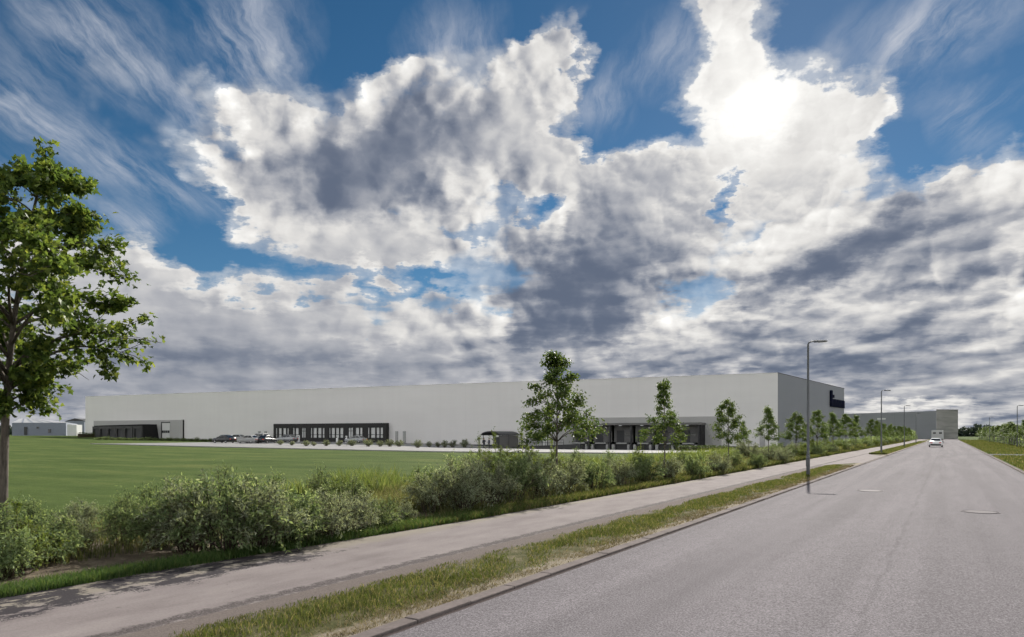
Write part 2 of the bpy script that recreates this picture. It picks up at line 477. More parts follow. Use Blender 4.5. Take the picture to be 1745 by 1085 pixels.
    principled('kerb_stone', rough=.95, spec=.05, fn=kerb)

    def concrete(k, b, o):
        p = pos(k); n = k.noise(p, .5, 6, .6); n2 = k.noise(p, 14, 4, .6)
        setc(k, b, k.v('SCALE', (.185, .183, .182), scale=k.mul(k.ramp(n, .3, .7, .86, 1.1, False), k.ramp(n2, .3, .7, .94, 1.06, False))))
    principled('yard_paving', rough=.85, spec=.3, fn=concrete)

    def cladding(col, joint=.93, pitch=6.0):
        def fn(k, b, o):
            p = k.node('ShaderNodeTexCoord').outputs['Object']
            s = sepx(k, p)
            n = k.noise(k.v('MULTIPLY', p, (.05, .05, .25)), 1.0, 5, .6)
            n2 = k.noise(k.v('MULTIPLY', p, (1, 1, .12)), .8, 4, .6)
            f = k.mul(k.ramp(n, .3, .7, .955, 1.035, False), k.ramp(n2, .35, .7, .985, 1.01, False))
            # horizontal panel courses and vertical butt joints
            fz = k.m('FRACT', k.mul(s[2], 1 / 1.15))
            jz = k.ramp(k.m('ABSOLUTE', k.sub(fz, .5)), .482, .498)
            dd = k.m('FRACT', k.mul(k.add(k.mul(s[0], .998), k.mul(s[1], .9)), 1 / pitch))
            jx = k.ramp(k.m('ABSOLUTE', k.sub(dd, .5)), .494, .4985)
            f = k.mul(f, k.sub(1.0, k.mul(k.m('MAXIMUM', k.mul(jz, .6), jx), 1 - joint)))
            setc(k, b, k.v('SCALE', col, scale=f))
        return fn
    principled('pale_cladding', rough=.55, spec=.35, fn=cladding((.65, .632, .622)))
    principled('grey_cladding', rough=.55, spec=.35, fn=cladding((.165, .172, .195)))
    principled('recess_cladding', rough=.6, spec=.35, fn=cladding((.36, .355, .345), .9))
    principled('far_cladding', rough=.6, spec=.35, fn=cladding((.215, .222, .24), .85))
    def striped(k, b, o):
        p = pos(k)
        n = k.noise(k.v('MULTIPLY', p, (.12, .12, .7)), 1.0, 3, .5)
        c = cramp(k, n, [(.4, (.165, .165, .16)), (.52, (.205, .20, .192)), (.6, (.235, .23, .22))])
        setc(k, b, c)
    principled('far_tower_cladding', rough=.6, fn=striped)
    speck((.024, .023, .023), .15, 2, .6, spec=.25, name='black_cladding')
    speck((.010, .010, .0105), .15, 2, .65, spec=.2, name='dock_black')
    speck((.020, .020, .021), .15, 2, .5, name='black_metal')
    speck((.115, .112, .108), .1, 2, .6, name='dock_grey')
    speck((.05, .05, .052), .12, 2, .6, spec=.3, name='dark_grey')
    speck((.10, .105, .112), .10, 3, .6, spec=.3, name='lamp_steel')
    speck((.55, .55, .54), .06, 3, .5, name='white_metal')
    speck((.30, .30, .29), .1, 4, .7, name='bumper_grey')
    speck((.20, .197, .19), .1, 4, .8, name='edging_stone')
    speck((.006, .008, .022), .1, 2, .9, spec=.04, name='navy_letter')
    speck((.33, .335, .345), .06, 2, .6, spec=.2, name='roof_white')
    speck((.17, .19, .235), .06, 1, .6, name='blue_grey_wall')
    speck((.78, .78, .77), .03, 2, .25, name='white_paint')
    speck((.02, .021, .023), .1, 2, .25, name='dark_paint')
    speck((.30, .305, .31), .05, 2, .3, metal=.4, name='silver_paint')
    speck((.30, .30, .295), .04, 2, .4, spec=.3, name='pale_paint')
    speck((.018, .018, .018), .15, 8, .8, name='rubber')
    speck((.45, .45, .46), .06, 6, .35, metal=.8, name='alloy')
    speck((.50, .03, .02), .05, 6, .3, name='lens_red')
    speck((.75, .76, .78), .04, 6, .15, name='lens_clear')
    speck((.235, .22, .22), .12, 16, .95, spec=.05, name='cast_iron')
    speck((.168, .155, .158), .14, 14, .95, spec=.05, name='worn_iron')
    speck((.085, .05, .035), .1, 8, .8, name='hair')
    speck((.45, .28, .20), .05, 8, .6, name='skin')
    speck((.03, .032, .04), .12, 9, .9, name='dark_cloth')
    speck((.06, .065, .085), .12, 9, .9, name='denim')
    speck((.17, .165, .155), .12, 6, .8, name='fence_post_grey')
    speck((.40, .41, .40), .05, 3, .6, name='box_white')
    principled('window_glass', (.62, .625, .62), .2, 0, .5)
    principled('car_glass', (.012, .014, .016), .06, 0, .6)
    principled('dark_glass', (.03, .032, .035), .1, 0, .6)

    def bark(col):
        def fn(k, b, o):
            p = k.node('ShaderNodeTexCoord').outputs['Object']
            n = k.noise(k.v('MULTIPLY', p, (9, 9, 2.0)), 2.4, 6, .65)
            c = cramp(k, n, [(.3, tuple(q * .45 for q in col)), (.55, col), (.75, tuple(q * 1.5 for q in col))])
            setc(k, b, c); bump(k, b, n, .7, .02)
        return fn
    principled('bark', rough=.9, spec=.2, fn=bark((.105, .09, .075)))
    principled('twig', rough=.9, spec=.2, fn=bark((.075, .055, .042)))

    leaf_mat('maple_leaf', [(0, (.040, .068, .020)), (.5, (.070, .108, .028)), (.82, (.115, .155, .036)), (1, (.19, .22, .05))], .5)
    leaf_mat('oak_leaf', [(0, (.045, .078, .024)), (.5, (.075, .118, .034)), (1, (.14, .178, .052))], .45)
    leaf_mat('shrub_leaf_green', [(0, (.080, .118, .056)), (.5, (.138, .186, .090)), (1, (.245, .30, .155))], .45, .7)
    leaf_mat('shrub_leaf_grey', [(0, (.118, .142, .096)), (.5, (.19, .22, .15)), (1, (.30, .335, .235))], .43, .75)
    leaf_mat('shrub_leaf_bright', [(0, (.080, .118, .030)), (.5, (.125, .168, .045)), (1, (.19, .225, .07))], .45, .65)
    leaf_mat('hedge_leaf', [(0, (.035, .055, .02)), (.5, (.055, .082, .028)), (1, (.085, .11, .038))], .35, .5)
    leaf_mat('verge_blade', [(0, (.042, .062, .017)), (.5, (.070, .088, .026)), (.80, (.115, .115, .046)), (1, (.20, .17, .10))], .4, .7)
    leaf_mat('lush_blade', [(0, (.034, .066, .020)), (.6, (.054, .094, .028)), (1, (.095, .125, .045))], .4, .6)
    leaf_mat('straw_blade', [(0, (.10, .085, .045)), (.5, (.17, .14, .085)), (1, (.24, .20, .13))], .2, .8)
    leaf_mat('lush_weed', [(0, (.075, .105, .030)), (.5, (.11, .145, .042)), (1, (.17, .185, .075))], .4, .7)
    leaf_mat('weed_blade', [(0, (.08, .10, .034)), (.5, (.125, .138, .052)), (1, (.215, .195, .11))], .4, .7)
    leaf_mat('far_leaf', [(0, (.022, .034, .030)), (.6, (.034, .050, .042)), (1, (.05, .068, .05))], .2, .7)

# ------------------------------------------------------------------ meshes and objects
class MB:
    def __init__(s): s.v = []; s.f = []
    def verts(s, pts):
        i = len(s.v); s.v += [tuple(p) for p in pts]; return i
    def quadface(s, pts):
        i = s.verts(pts); s.f.append(tuple(range(i, i + len(pts))))
    def hexa(s, p):
        """8 corners: four below (counter-clockwise seen from above), four above"""
        i = s.verts(p)
        for q in ((3, 2, 1, 0), (4, 5, 6, 7), (0, 1, 5, 4), (1, 2, 6, 5), (2, 3, 7, 6), (3, 0, 4, 7)):
            s.f.append(tuple(i + j for j in q))
    def box(s, x0, x1, y0, y1, z0, z1, T=None):
        p = [(x0, y0, z0), (x1, y0, z0), (x1, y1, z0), (x0, y1, z0), (x0, y0, z1), (x1, y0, z1), (x1, y1, z1), (x0, y1, z1)]
        s.hexa([T(*q) for q in p] if T else p)
    def prism(s, base, top):
        """closed prism between two matching outlines"""
        n = len(base); i = s.verts(base); j = s.verts(top)
        s.f.append(tuple(i + q for q in reversed(range(n)))); s.f.append(tuple(j + q for q in range(n)))
        for q in range(n):
            r = (q + 1) % n
            s.f.append((i + q, i + r, j + r, j + q))
    def tube(s, pts, radii, n=8, cap=True):
        pts = [Vector(p) for p in pts]
        if not hasattr(radii, '__len__'): radii = [radii] * len(pts)
        rings = []
        ref = None
        for a, p in enumerate(pts):
            d = (pts[min(a + 1, len(pts) - 1)] - pts[max(a - 1, 0)]).normalized()
            if ref is None: ref = Vector((1, 0, 0)) if abs(d.x) < .8 else Vector((0, 1, 0))
            e1 = (ref - d * ref.dot(d)).normalized(); e2 = d.cross(e1); ref = e1
            rings.append(s.verts([p + (e1 * math.cos(2 * PI * q / n) + e2 * math.sin(2 * PI * q / n)) * radii[a] for q in range(n)]))
        for a in range(len(rings) - 1):
            for q in range(n):
                r = (q + 1) % n
                s.f.append((rings[a] + q, rings[a] + r, rings[a + 1] + r, rings[a + 1] + q))
        if cap:
            s.f.append(tuple(rings[0] + q for q in reversed(range(n)))); s.f.append(tuple(rings[-1] + q for q in range(n)))
    def ring(s, c, axis, R, r, n=20, m=6):
        """torus"""
        c = Vector(c); ax = Vector(axis).normalized()
        e1 = ax.orthogonal().normalized(); e2 = ax.cross(e1)
        idx = []
        for a in range(n):
            t = 2 * PI * a / n; d = e1 * math.cos(t) + e2 * math.sin(t)
            idx.append(s.verts([c + d * (R + r * math.cos(2 * PI * q / m)) + ax * r * math.sin(2 * PI * q / m) for q in range(m)]))
        for a in range(n):
            b = (a + 1) % n
            for q in range(m):
                w = (q + 1) % m
                s.f.append((idx[a] + q, idx[b] + q, idx[b] + w, idx[a] + w))
    def disc(s, c, axis, R, th, n=20):
        c = Vector(c); ax = Vector(axis).normalized(); e1 = ax.orthogonal().normalized(); e2 = ax.cross(e1)
        ring = [e1 * math.cos(2 * PI * q / n) * R + e2 * math.sin(2 * PI * q / n) * R for q in range(n)]
        s.prism([c - ax * th / 2 + q for q in ring], [c + ax * th / 2 + q for q in ring])
    def build(s, name, mat, parent=None, bevel=0.0, smooth=False):
        off = world_loc(parent)
        me = bpy.data.meshes.new(name)
        me.from_pydata([(x - off[0], y - off[1], z - off[2]) for x, y, z in s.v], [], s.f)
        me.update()
        bm = bmesh.new(); bm.from_mesh(me)
        bmesh.ops.recalc_face_normals(bm, faces=bm.faces)
        bm.to_mesh(me); bm.free()
        if smooth: me.shade_smooth()
        return link(name, me, mat, parent, bevel)

def world_loc(o):
    v = Vector((0, 0, 0))
    while o is not None:
        v = v + Vector(o.location); o = o.parent
    return v
def link(name, me, mat, parent=None, bevel=0.0):
    o = bpy.data.objects.new(name, me); COL.objects.link(o)
    if mat: me.materials.append(MATS[mat] if isinstance(mat, str) else mat)
    if parent: o.parent = parent
    if bevel:
        b = o.modifiers.new('bevel', 'BEVEL'); b.width = bevel; b.segments = 2; b.limit_method = 'ANGLE'; b.angle_limit = math.radians(40)
    return o
def tag(o, label=None, cat=None, group=None, kind=None):
    for k_, v in (('label', label), ('category', cat), ('group', group), ('kind', kind)):
        if v: o[k_] = v
    return o
def thing(name, label, cat, loc, group=None):
    o = bpy.data.objects.new(name, None); COL.objects.link(o); o.location = loc
    o.empty_display_size = .3
    return tag(o, label, cat, group)
def dup(root, loc, rz=0.0, scale=(1, 1, 1), label=None, group=None):
    kids = {}
    for o in ALLKIDS(root): kids.setdefault(o.parent, []).append(o)
    def cp(o, parent):
        c = o.copy(); COL.objects.link(c)
        if parent is not None: c.parent = parent
        for ch in kids.get(o, ()): cp(ch, c)
        return c
    r = cp(root, None)
    r.location = loc; r.rotation_euler = (0, 0, rz); r.scale = scale
    if label: r['label'] = label
    if group: r['group'] = group
    return r
def ALLKIDS(o):
    out = []
    for c in o.children:
        out.append(c); out += ALLKIDS(c)
    return out

def poly_mesh(P, F):
    """P (N,k,3) array of N k-cornered leaves -> mesh, faces given as index tuples inside a leaf"""
    N, k = P.shape[:2]
    me = bpy.data.meshes.new('leaves')
    me.vertices.add(N * k); me.vertices.foreach_set('co', P.reshape(-1).astype(np.float32))
    tot = np.concatenate([np.full(1, len(f)) for f in F])
    loops = np.concatenate([np.array(f) for f in F])
    L = (loops[None, :] + (np.arange(N) * k)[:, None]).reshape(-1)
    T = np.tile(tot, N); S = np.concatenate([[0], np.cumsum(T)[:-1]])
    me.loops.add(len(L)); me.loops.foreach_set('vertex_index', L.astype(np.int32))
    me.polygons.add(len(T)); me.polygons.foreach_set('loop_start', S.astype(np.int32)); me.polygons.foreach_set('loop_total', T.astype(np.int32))
    me.update(calc_edges=True); me.validate()
    return me
LANCE = (np.array([(0, 0), (.19, .28), (.16, .66), (0, 1.1), (-.16, .66), (-.19, .28)]), [(0, 1, 2, 3), (0, 3, 4, 5)])
OVAL = (np.array([(0, 0), (.30, .28), (.26, .68), (0, 1.0), (-.26, .68), (-.30, .28)]), [(0, 1, 2, 3), (0, 3, 4, 5)])
MAPLE = (np.array([(0, 0), (.16, .10), (.52, .02), (.40, .26), (.62, .52), (.30, .50), (.20, .66), (0, 1.05),
                   (-.20, .66), (-.30, .50), (-.62, .52), (-.40, .26), (-.52, .02), (-.16, .10)]),
         [(0, 1, 3, 5, 6, 7), (1, 2, 3), (3, 4, 5), (0, 7, 8, 9, 11, 13), (13, 11, 12), (11, 9, 10)])
OAKL = (np.array([(0, 0), (.16, .22), (.36, .42), (.22, .58), (.28, .82), (0, 1.05), (-.28, .82), (-.22, .58), (-.36, .42), (-.16, .22)]),
        [(0, 1, 2, 3, 4, 5), (0, 5, 6, 7, 8, 9)])
def unit(a): return a / (np.linalg.norm(a, axis=-1, keepdims=True) + 1e-9)
def leaves(rng, C, out, size, shape, up=.55, droop=.25, fold=.18):
    """leaf blades at points C pointing roughly along out"""
    N = len(C); pts, F = shape
    d = unit(out + rng.normal(0, .55, (N, 3)) + np.array([0, 0, -droop]))
    nrm = unit(np.array([0, 0, up]) + rng.normal(0, .45, (N, 3)))
    nrm = unit(nrm - d * (nrm * d).sum(1, keepdims=True))
    side = np.cross(d, nrm)
    sz = (size * rng.uniform(.65, 1.25, N))[:, None, None]
    x = pts[None, :, 0, None]; y = pts[None, :, 1, None]
    P = C[:, None, :] + sz * (side[:, None, :] * x + d[:, None, :] * y + nrm[:, None, :] * (np.abs(x) * fold - y * y * .12))
    return poly_mesh(P, F)

# ------------------------------------------------------------------ plants
def interp(prof, t):
    for (a, ra), (b, rb) in zip(prof, prof[1:]):
        if t <= b: return lerp(ra, rb, (t - a) / (b - a))
    return prof[-1][1]
def branchy(rng, H, bare, prof, n_limbs, trunk_r, lean=(0, 0), twigs=6, rise=.5, lop=None, wob=.03):
    """trunk and limbs; returns (tube builder, twig starts, twig ends, twig directions)"""
    mb = MB()
    tp = []
    for i in range(9):
        t = i / 8
        w = wob * H * (t ** 1.2)
        tp.append(Vector((lean[0] * t * t + w * math.sin(5 * t + prof[0][1] * 9) * .35, lean[1] * t * t + w * math.cos(4 * t + 1) * .3, H * .97 * t)))
    rr = [trunk_r * (1.28 if i == 0 else 1) * (1 - .9 * (i / 8) ** .85) + .006 for i in range(9)]
    mb.tube(tp, rr, 9)
    def trunk_at(z):
        q = min(7.999, max(0, z / (H * .97) * 8)); i = int(q)
        return tp[i].lerp(tp[i + 1], q - i), lerp(rr[i], rr[i + 1], q - i)
    S, E = [], []
    az = rng.uniform(0, 6.28)
    for i in range(n_limbs):
        t = (i + rng.uniform(.1, .9)) / n_limbs
        zt = lerp(bare, H * .98, t)
        r = interp(prof, t) * rng.choice((.55, .72, .9, 1.0, 1.08, 1.2))
        az += 2.39996 + rng.normal(0, .25)
        if lop: r *= lop(az, t)
        z0 = max(bare * .92, zt - r * rise)
        p0, pr = trunk_at(z0)
        dirx, diry = math.cos(az), math.sin(az)
        bend = rng.normal(0, .18)
        pts = []
        for j in range(6):
            q = j / 5
            a2 = bend * q
            dx, dy = dirx * math.cos(a2) - diry * math.sin(a2), dirx * math.sin(a2) + diry * math.cos(a2)
            zz = lerp(z0, zt, q ** .8) + r * .12 * math.sin(q * PI) - r * .10 * q ** 3
            pts.append(Vector((p0.x + dx * r * q, p0.y + dy * r * q, zz)))
        br = min(pr * .62, .012 + .02 * r)
        mb.tube(pts, [lerp(br, .004, q / 5) for q in range(6)], 6)
        nt = max(3, int(twigs * (.5 + .5 * min(1.5, r))))
        for w in range(nt):
            q = rng.uniform(.38, 1.0) if w else 1.0
            a = min(4.999, q * 5); j = int(a)
            b0 = pts[j].lerp(pts[j + 1], a - j)
            d = (pts[j + 1] - pts[j]).normalized()
            d = (d + Vector(rng.normal(0, .55, 3)) + Vector((0, 0, .15))).normalized()
            L = r * rng.uniform(.16, .34) + .10
            e = b0 + d * L
            mb.tube([b0, b0.lerp(e, .5) + Vector((0, 0, .02)), e], [.007, .005, .003], 4, False)
            S.append(b0); E.append(e)
    # leader
    for w in range(5):
        b0 = tp[-1] - Vector((0, 0, rng.uniform(0, .12 * H)))
        e = b0 + (Vector(rng.normal(0, .4, 3)) + Vector((0, 0, 1))).normalized() * H * .06
        S.append(b0); E.append(e)
    return mb, np.array([tuple(q) for q in S]), np.array([tuple(q) for q in E])
def twig_leaves(rng, S, E, per, spread, size, shape, **kw):
    n = len(S)
    cnt = np.clip(rng.gamma(2.2, per / 2.2, n), 1, per * 3).astype(int)
    idx = np.repeat(np.arange(n), cnt)
    q = rng.uniform(.05, 1.15, len(idx))[:, None]
    C = S[idx] + (E[idx] - S[idx]) * q + rng.normal(0, spread, (len(idx), 3)) * np.array([1, 1, .75])
    out = unit(E[idx] - S[idx] + rng.normal(0, .2, (len(idx), 3)))
    return leaves(rng, C, out, size, shape, **kw)
def make_tree(name, label, seed, loc, H, bare, prof, n_limbs, trunk_r, per, spread, size, shape, leafmat, group=None, **kw):
    rng = np.random.default_rng(seed)
    root = thing(name, label, 'tree', loc, group)
    mb, S, E = branchy(rng, H, bare, prof, n_limbs, trunk_r, **kw)
    mb.v = [(x + loc[0], y + loc[1], z + loc[2]) for x, y, z in mb.v]
    mb.build('trunk', 'bark', root, smooth=True)
    link('crown', twig_leaves(rng, S, E, per, spread, size, shape), leafmat, root)
    return root

def make_shrub(seed, leafmat, size=.055, n_stem=46, per=10, tall=.12, name='shrub'):
    """unit shrub: about 1 m high and 1.5 m across, arching feathery shoots, uneven outline"""
    rng = np.random.default_rng(seed)
    root = thing(name, 'shrub', 'shrub', (0, 0, 0), 'roadside shrubs')
    mb = MB(); S, E = [], []
    lobes = rng.uniform(.6, 1.15, 7)
    for i in range(n_stem):
        a = rng.uniform(0, 6.28); r0 = rng.uniform(0, .25)
        lobe = lobes[int(a / 6.2832 * 7) % 7]
        lean = rng.uniform(.05, 1.0) ** .8
        h = rng.uniform(.45, .95) * (1 - .40 * lean) * (.75 + .35 * lobe)
        if rng.random() < tall: h *= rng.uniform(1.2, 1.5)
        R = lean * rng.uniform(.5, .8) * lobe
        p = [Vector((math.cos(a) * (r0 + R * q ** 1.2), math.sin(a) * (r0 + R * q ** 1.2) * .9, h * (1 - (1 - q) ** 1.6) - .10 * lean * q ** 4)) for q in (0, .3, .6, .85, 1)]
        mb.tube(p, [.010, .008, .006, .004, .002], 4, False)
        for q in range(1, 5):
            S.append(p[q - 1].lerp(p[q], .1)); E.append(p[q])
            if q > 1:
                for _ in range(4):
                    d = (p[q] - p[q - 1]).normalized() + Vector(rng.normal(0, .75, 3)) + Vector((0, 0, .12))
                    s_ = p[q - 1].lerp(p[q], rng.uniform(.2, 1)); e_ = s_ + d.normalized() * rng.uniform(.10, .27)
                    S.append(s_); E.append(e_)
                    mb.tube([s_, e_], [.003, .0015], 3, False)
    mb.build('stems', 'twig', root)
    S = np.array([tuple(q) for q in S]); E = np.array([tuple(q) for q in E])
    link('foliage', twig_leaves(rng, S, E, per, .018, size, LANCE, up=.75, droop=.02), leafmat, root)
    return root

def blades(rng, XY, Z, h, w, bend=.35, curve=3):
    """grass blades: narrow curved triangles"""
    N = len(XY)
    a = rng.uniform(0, 2 * PI, N); hh = h * rng.uniform(.5, 1.3, N); ww = w * rng.uniform(.7, 1.3, N)
    side = np.stack([np.cos(a), np.sin(a), np.zeros(N)], 1)
    ln = rng.uniform(0, 2 * PI, N); b = bend * rng.uniform(.2, 1.5, N)
    tip = np.stack([np.cos(ln) * b, np.sin(ln) * b, np.ones(N)], 1)
    base = np.concatenate([XY, Z[:, None]], 1)
    mid = base + np.stack([np.cos(ln) * b * .3, np.sin(ln) * b * .3, np.full(N, .55)], 1) * hh[:, None]
    top = base + tip * hh[:, None]
    P = np.stack([base - side * ww[:, None] / 2, base + side * ww[:, None] / 2, mid + side * ww[:, None] * .36, top, mid - side * ww[:, None] * .36], 1)
    return poly_mesh(P, [(0, 1, 2, 4), (4, 2, 3)])

# ------------------------------------------------------------------ the hall's own axes
A2 = Vector(depth_pt(1325, 110.9)); B2 = Vector(depth_pt(145, 181.0)); C2 = Vector(depth_pt(1438, 149.0))
ROOF = 11.5
ES = (B2 - A2).normalized(); LEN = (B2 - A2).length
EN = Vector((-ES.y, ES.x))
if EN.dot(A2) > 0: EN = -EN             # towards the viewer
EC = (C2 - A2).normalized(); SIDE = (C2 - A2).length
def H(s, n, z): return (A2.x + ES.x * s + EN.x * n, A2.y + ES.y * s + EN.y * n, z)
def hall_sn(x, y):
    d = Vector((x, y)) - A2
    return d.dot(ES), d.dot(EN)
def wall_s(px, n=0.0):
    """s of the sight line of column px on the plane n in front of the wall, and the depth there"""
    u = (px - CX) / FPX
    d = Vector((FWD[0] + u * RGT[0], FWD[1] + u * RGT[1]))
    t = (A2.dot(EN) + n) / d.dot(EN)
    return (d * t - A2).dot(ES), t
def wall_z(px, py, n=0.0): return EYE - (py - HY) / FPX * wall_s(px, n)[1]

def gz(x, y):
    z = 0.0
    if x < -20: z = 1.6 * min(1.0, (-x - 20) / 170) ** 2
    s, n = hall_sn(x, y)
    pit = sstep(4, 9, s) * (1 - sstep(44, 62, s)) * sstep(-4, -1, n) * (1 - sstep(10, 34, n))
    return z - .55 * pit

# ------------------------------------------------------------------ setting
KL, KR = -4.82, 3.33                    # road edges
def sheet(name, xs, ys, zf, mat, kind='structure'):
    xs, ys = list(xs), list(ys)
    v = [(x, y, zf(x, y)) for y in ys for x in xs]
    n = len(xs)
    f = [(j * n + i, j * n + i + 1, (j + 1) * n + i + 1, (j + 1) * n + i) for j in range(len(ys) - 1) for i in range(n - 1)]
    me = bpy.data.meshes.new(name); me.from_pydata(v, [], f); me.update()
    return tag(link(name, me, mat), kind=kind)
def outline_sheet(name, pts, z, mat, kind='structure', zf=None):
    me = bpy.data.meshes.new(name)
    bm = bmesh.new()
    bm.faces.new([bm.verts.new((x, y, z + (zf(x, y) if zf else 0))) for x, y in pts])
    bmesh.ops.triangulate(bm, faces=bm.faces)
    bmesh.ops.recalc_face_normals(bm, faces=bm.faces)
    if bm.faces and sum(f.normal.z for f in bm.faces) < 0: bmesh.ops.reverse_faces(bm, faces=bm.faces)
    bm.to_mesh(me); bm.free()
    return tag(link(name, me, mat), kind=kind)
DRV0, DRV1 = 54.5, 76.5                 # lay-by crossing between two stretches of verge
RY0, RY1 = -40, 352
def make_setting():
    xs = [-3000, -1500, -800, -500, -360, -300] + list(range(-260, -18, 6)) + [-16, -13, -11, -9.5, -8, -6.5, -5.11, -5.02, 3.50, 3.56, 5, 8, 12, 18, 30, 50, 90, 160, 300, 700, 1500, 3000]
    ys = [-300, -120, -60, -30] + list(range(-20, 300, 5)) + [310, 330, 352, 353, 380, 430, 520, 700, 1000, 1600, 3000]
    def tz(x, y):
        if -5.05 < x < 3.53 and y <= 352: return -.40
        return gz(x, y) - .016
    sheet('ground', xs, ys, tz, 'meadow')
    sheet('road', [KL, -2.5, -.75, 1.3, KR], [RY0, 0, 20, 60, 150, 352], lambda x, y: -.014 + .03 * (1 - abs((x + .75) / 4.07)), 'asphalt')
    # kerbs with a joint every metre
    for nm, xa, xb in (('kerb', KL - .20, KL), ('kerb', KR, KR + .20)):
        mb = MB(); y = -12.0; rnd = random.Random(4)
        while y < 350:
            L = 1.0 if y < 90 else 4.0
            dz = rnd.uniform(-.006, .006)
            low = xa < 0 and DRV0 < y < DRV1
            mb.box(xa + rnd.uniform(0, .008), xb - rnd.uniform(0, .008), y + .006, y + L - .006, -.3, (.022 if not low else .004) + dz)
            y += L
        tag(mb.build(nm, 'kerb_stone', bevel=.012), kind='structure')
    # strip of darker repair across the road
    me = MB(); me.quadface([(KL + .01, 85.0, -.009), (-.75, 85.05, .021), (-.75, 85.75, .021), (KL + .01, 85.7, -.009)])
    me.quadface([(-.75, 85.05, .021), (KR - .01, 85.2, -.009), (KR - .01, 85.9, -.009), (-.75, 85.75, .021)])
    tag(me.build('road_patch', 'tarmac_patch'), kind='structure')
    # verge in two stretches with rounded ends
    def verge_outline(y0, y1, r0, r1):
        xa, xb = -7.0, KL - .20
        pts = []
        if r0:
            pts += [(xb, y0)] + [(xb - (xb - xa) * (1 - math.cos(a)), y0 + 3.5 * math.sin(a)) for a in (.4, .8, 1.2, 1.5)][::1]
            pts = [(xb, y0)] + [(xb - (xb - xa) * q, y0 + 6.0 * q ** 1.6) for q in (.25, .5, .75, 1)]
        else: pts = [(xb, y0), (xa, y0)]
        if r1: pts += [(xa, y1 - 6.0)] + [(xb - (xb - xa) * q, y1 - 6.0 * q ** 1.6) for q in (.75, .5, .25, 0)]
        else: pts += [(xa, y1), (xb, y1)]
        return pts
    outline_sheet('verge', verge_outline(-12, DRV0 + 1, False, True), .006, 'verge_soil')
    outline_sheet('verge', verge_outline(DRV1 - 1, 345, True, False), .006, 'verge_soil')
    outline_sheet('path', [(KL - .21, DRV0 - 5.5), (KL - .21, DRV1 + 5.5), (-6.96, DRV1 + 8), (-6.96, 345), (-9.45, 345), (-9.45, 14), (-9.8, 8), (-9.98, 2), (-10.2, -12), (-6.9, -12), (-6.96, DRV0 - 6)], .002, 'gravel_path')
    outline_sheet('grass_margin', [(-9.7, -12), (-9.5, 6), (-9.3, 14), (-9.35, 40), (-9.4, 345), (-10.9, 345), (-10.8, -12)], -.004, 'verge_soil')
    outline_sheet('planting_bed', [(-10.55, -12), (-10.6, 60), (-14.6, 60), (-15.5, 20), (-16.5, -12)], .000, 'bed_soil')
    outline_sheet('crossing_path', [(KR + .22, 82.4), (60, 83.5), (60, 88.6), (KR + .22, 87.2)], .004, 'tarmac_patch')
    # yard in front of the hall
    SEND = wall_s(140, 46)[0]
    fr = [(-3, 36), (6, 44), (30, 49), (60, 46), (100, 44), (LEN + 2, 47)]
    mb = MB()
    def front(s): return interp(fr, s) if s > fr[0][0] else fr[0][1]
    rows = 14
    ids = [[mb.verts([(lambda p: (p[0], p[1], gz(p[0], p[1]) + .035))(H(s, lerp(-.5, front(s), j / rows), 0))]) for j in range(rows + 1)] for s in [lerp(-3, SEND, i / 60) for i in range(61)]]
    for i in range(60):
        for j in range(rows): mb.f.append((ids[i][j], ids[i][j + 1], ids[i + 1][j + 1], ids[i + 1][j]))
    tag(mb.build('yard', 'yard_paving'), kind='structure')
    # pale concrete edging along its front
    mb = MB()
    ss = [lerp(4, SEND, i / 50) for i in range(51)]
    def q(s, dn, dz):
        p = H(s, front(s) + dn, 0); return (p[0], p[1], gz(p[0], p[1]) + dz)
    for a, b in zip(ss, ss[1:]):
        mb.hexa([q(a, 0, -.1), q(a, .6, -.1), q(b, .6, -.1), q(b, 0, -.1), q(a, 0, .10), q(a, .6, .10), q(b, .6, .10), q(b, 0, .10)])
    tag(mb.build('yard_edging', 'edging_stone'), kind='structure')

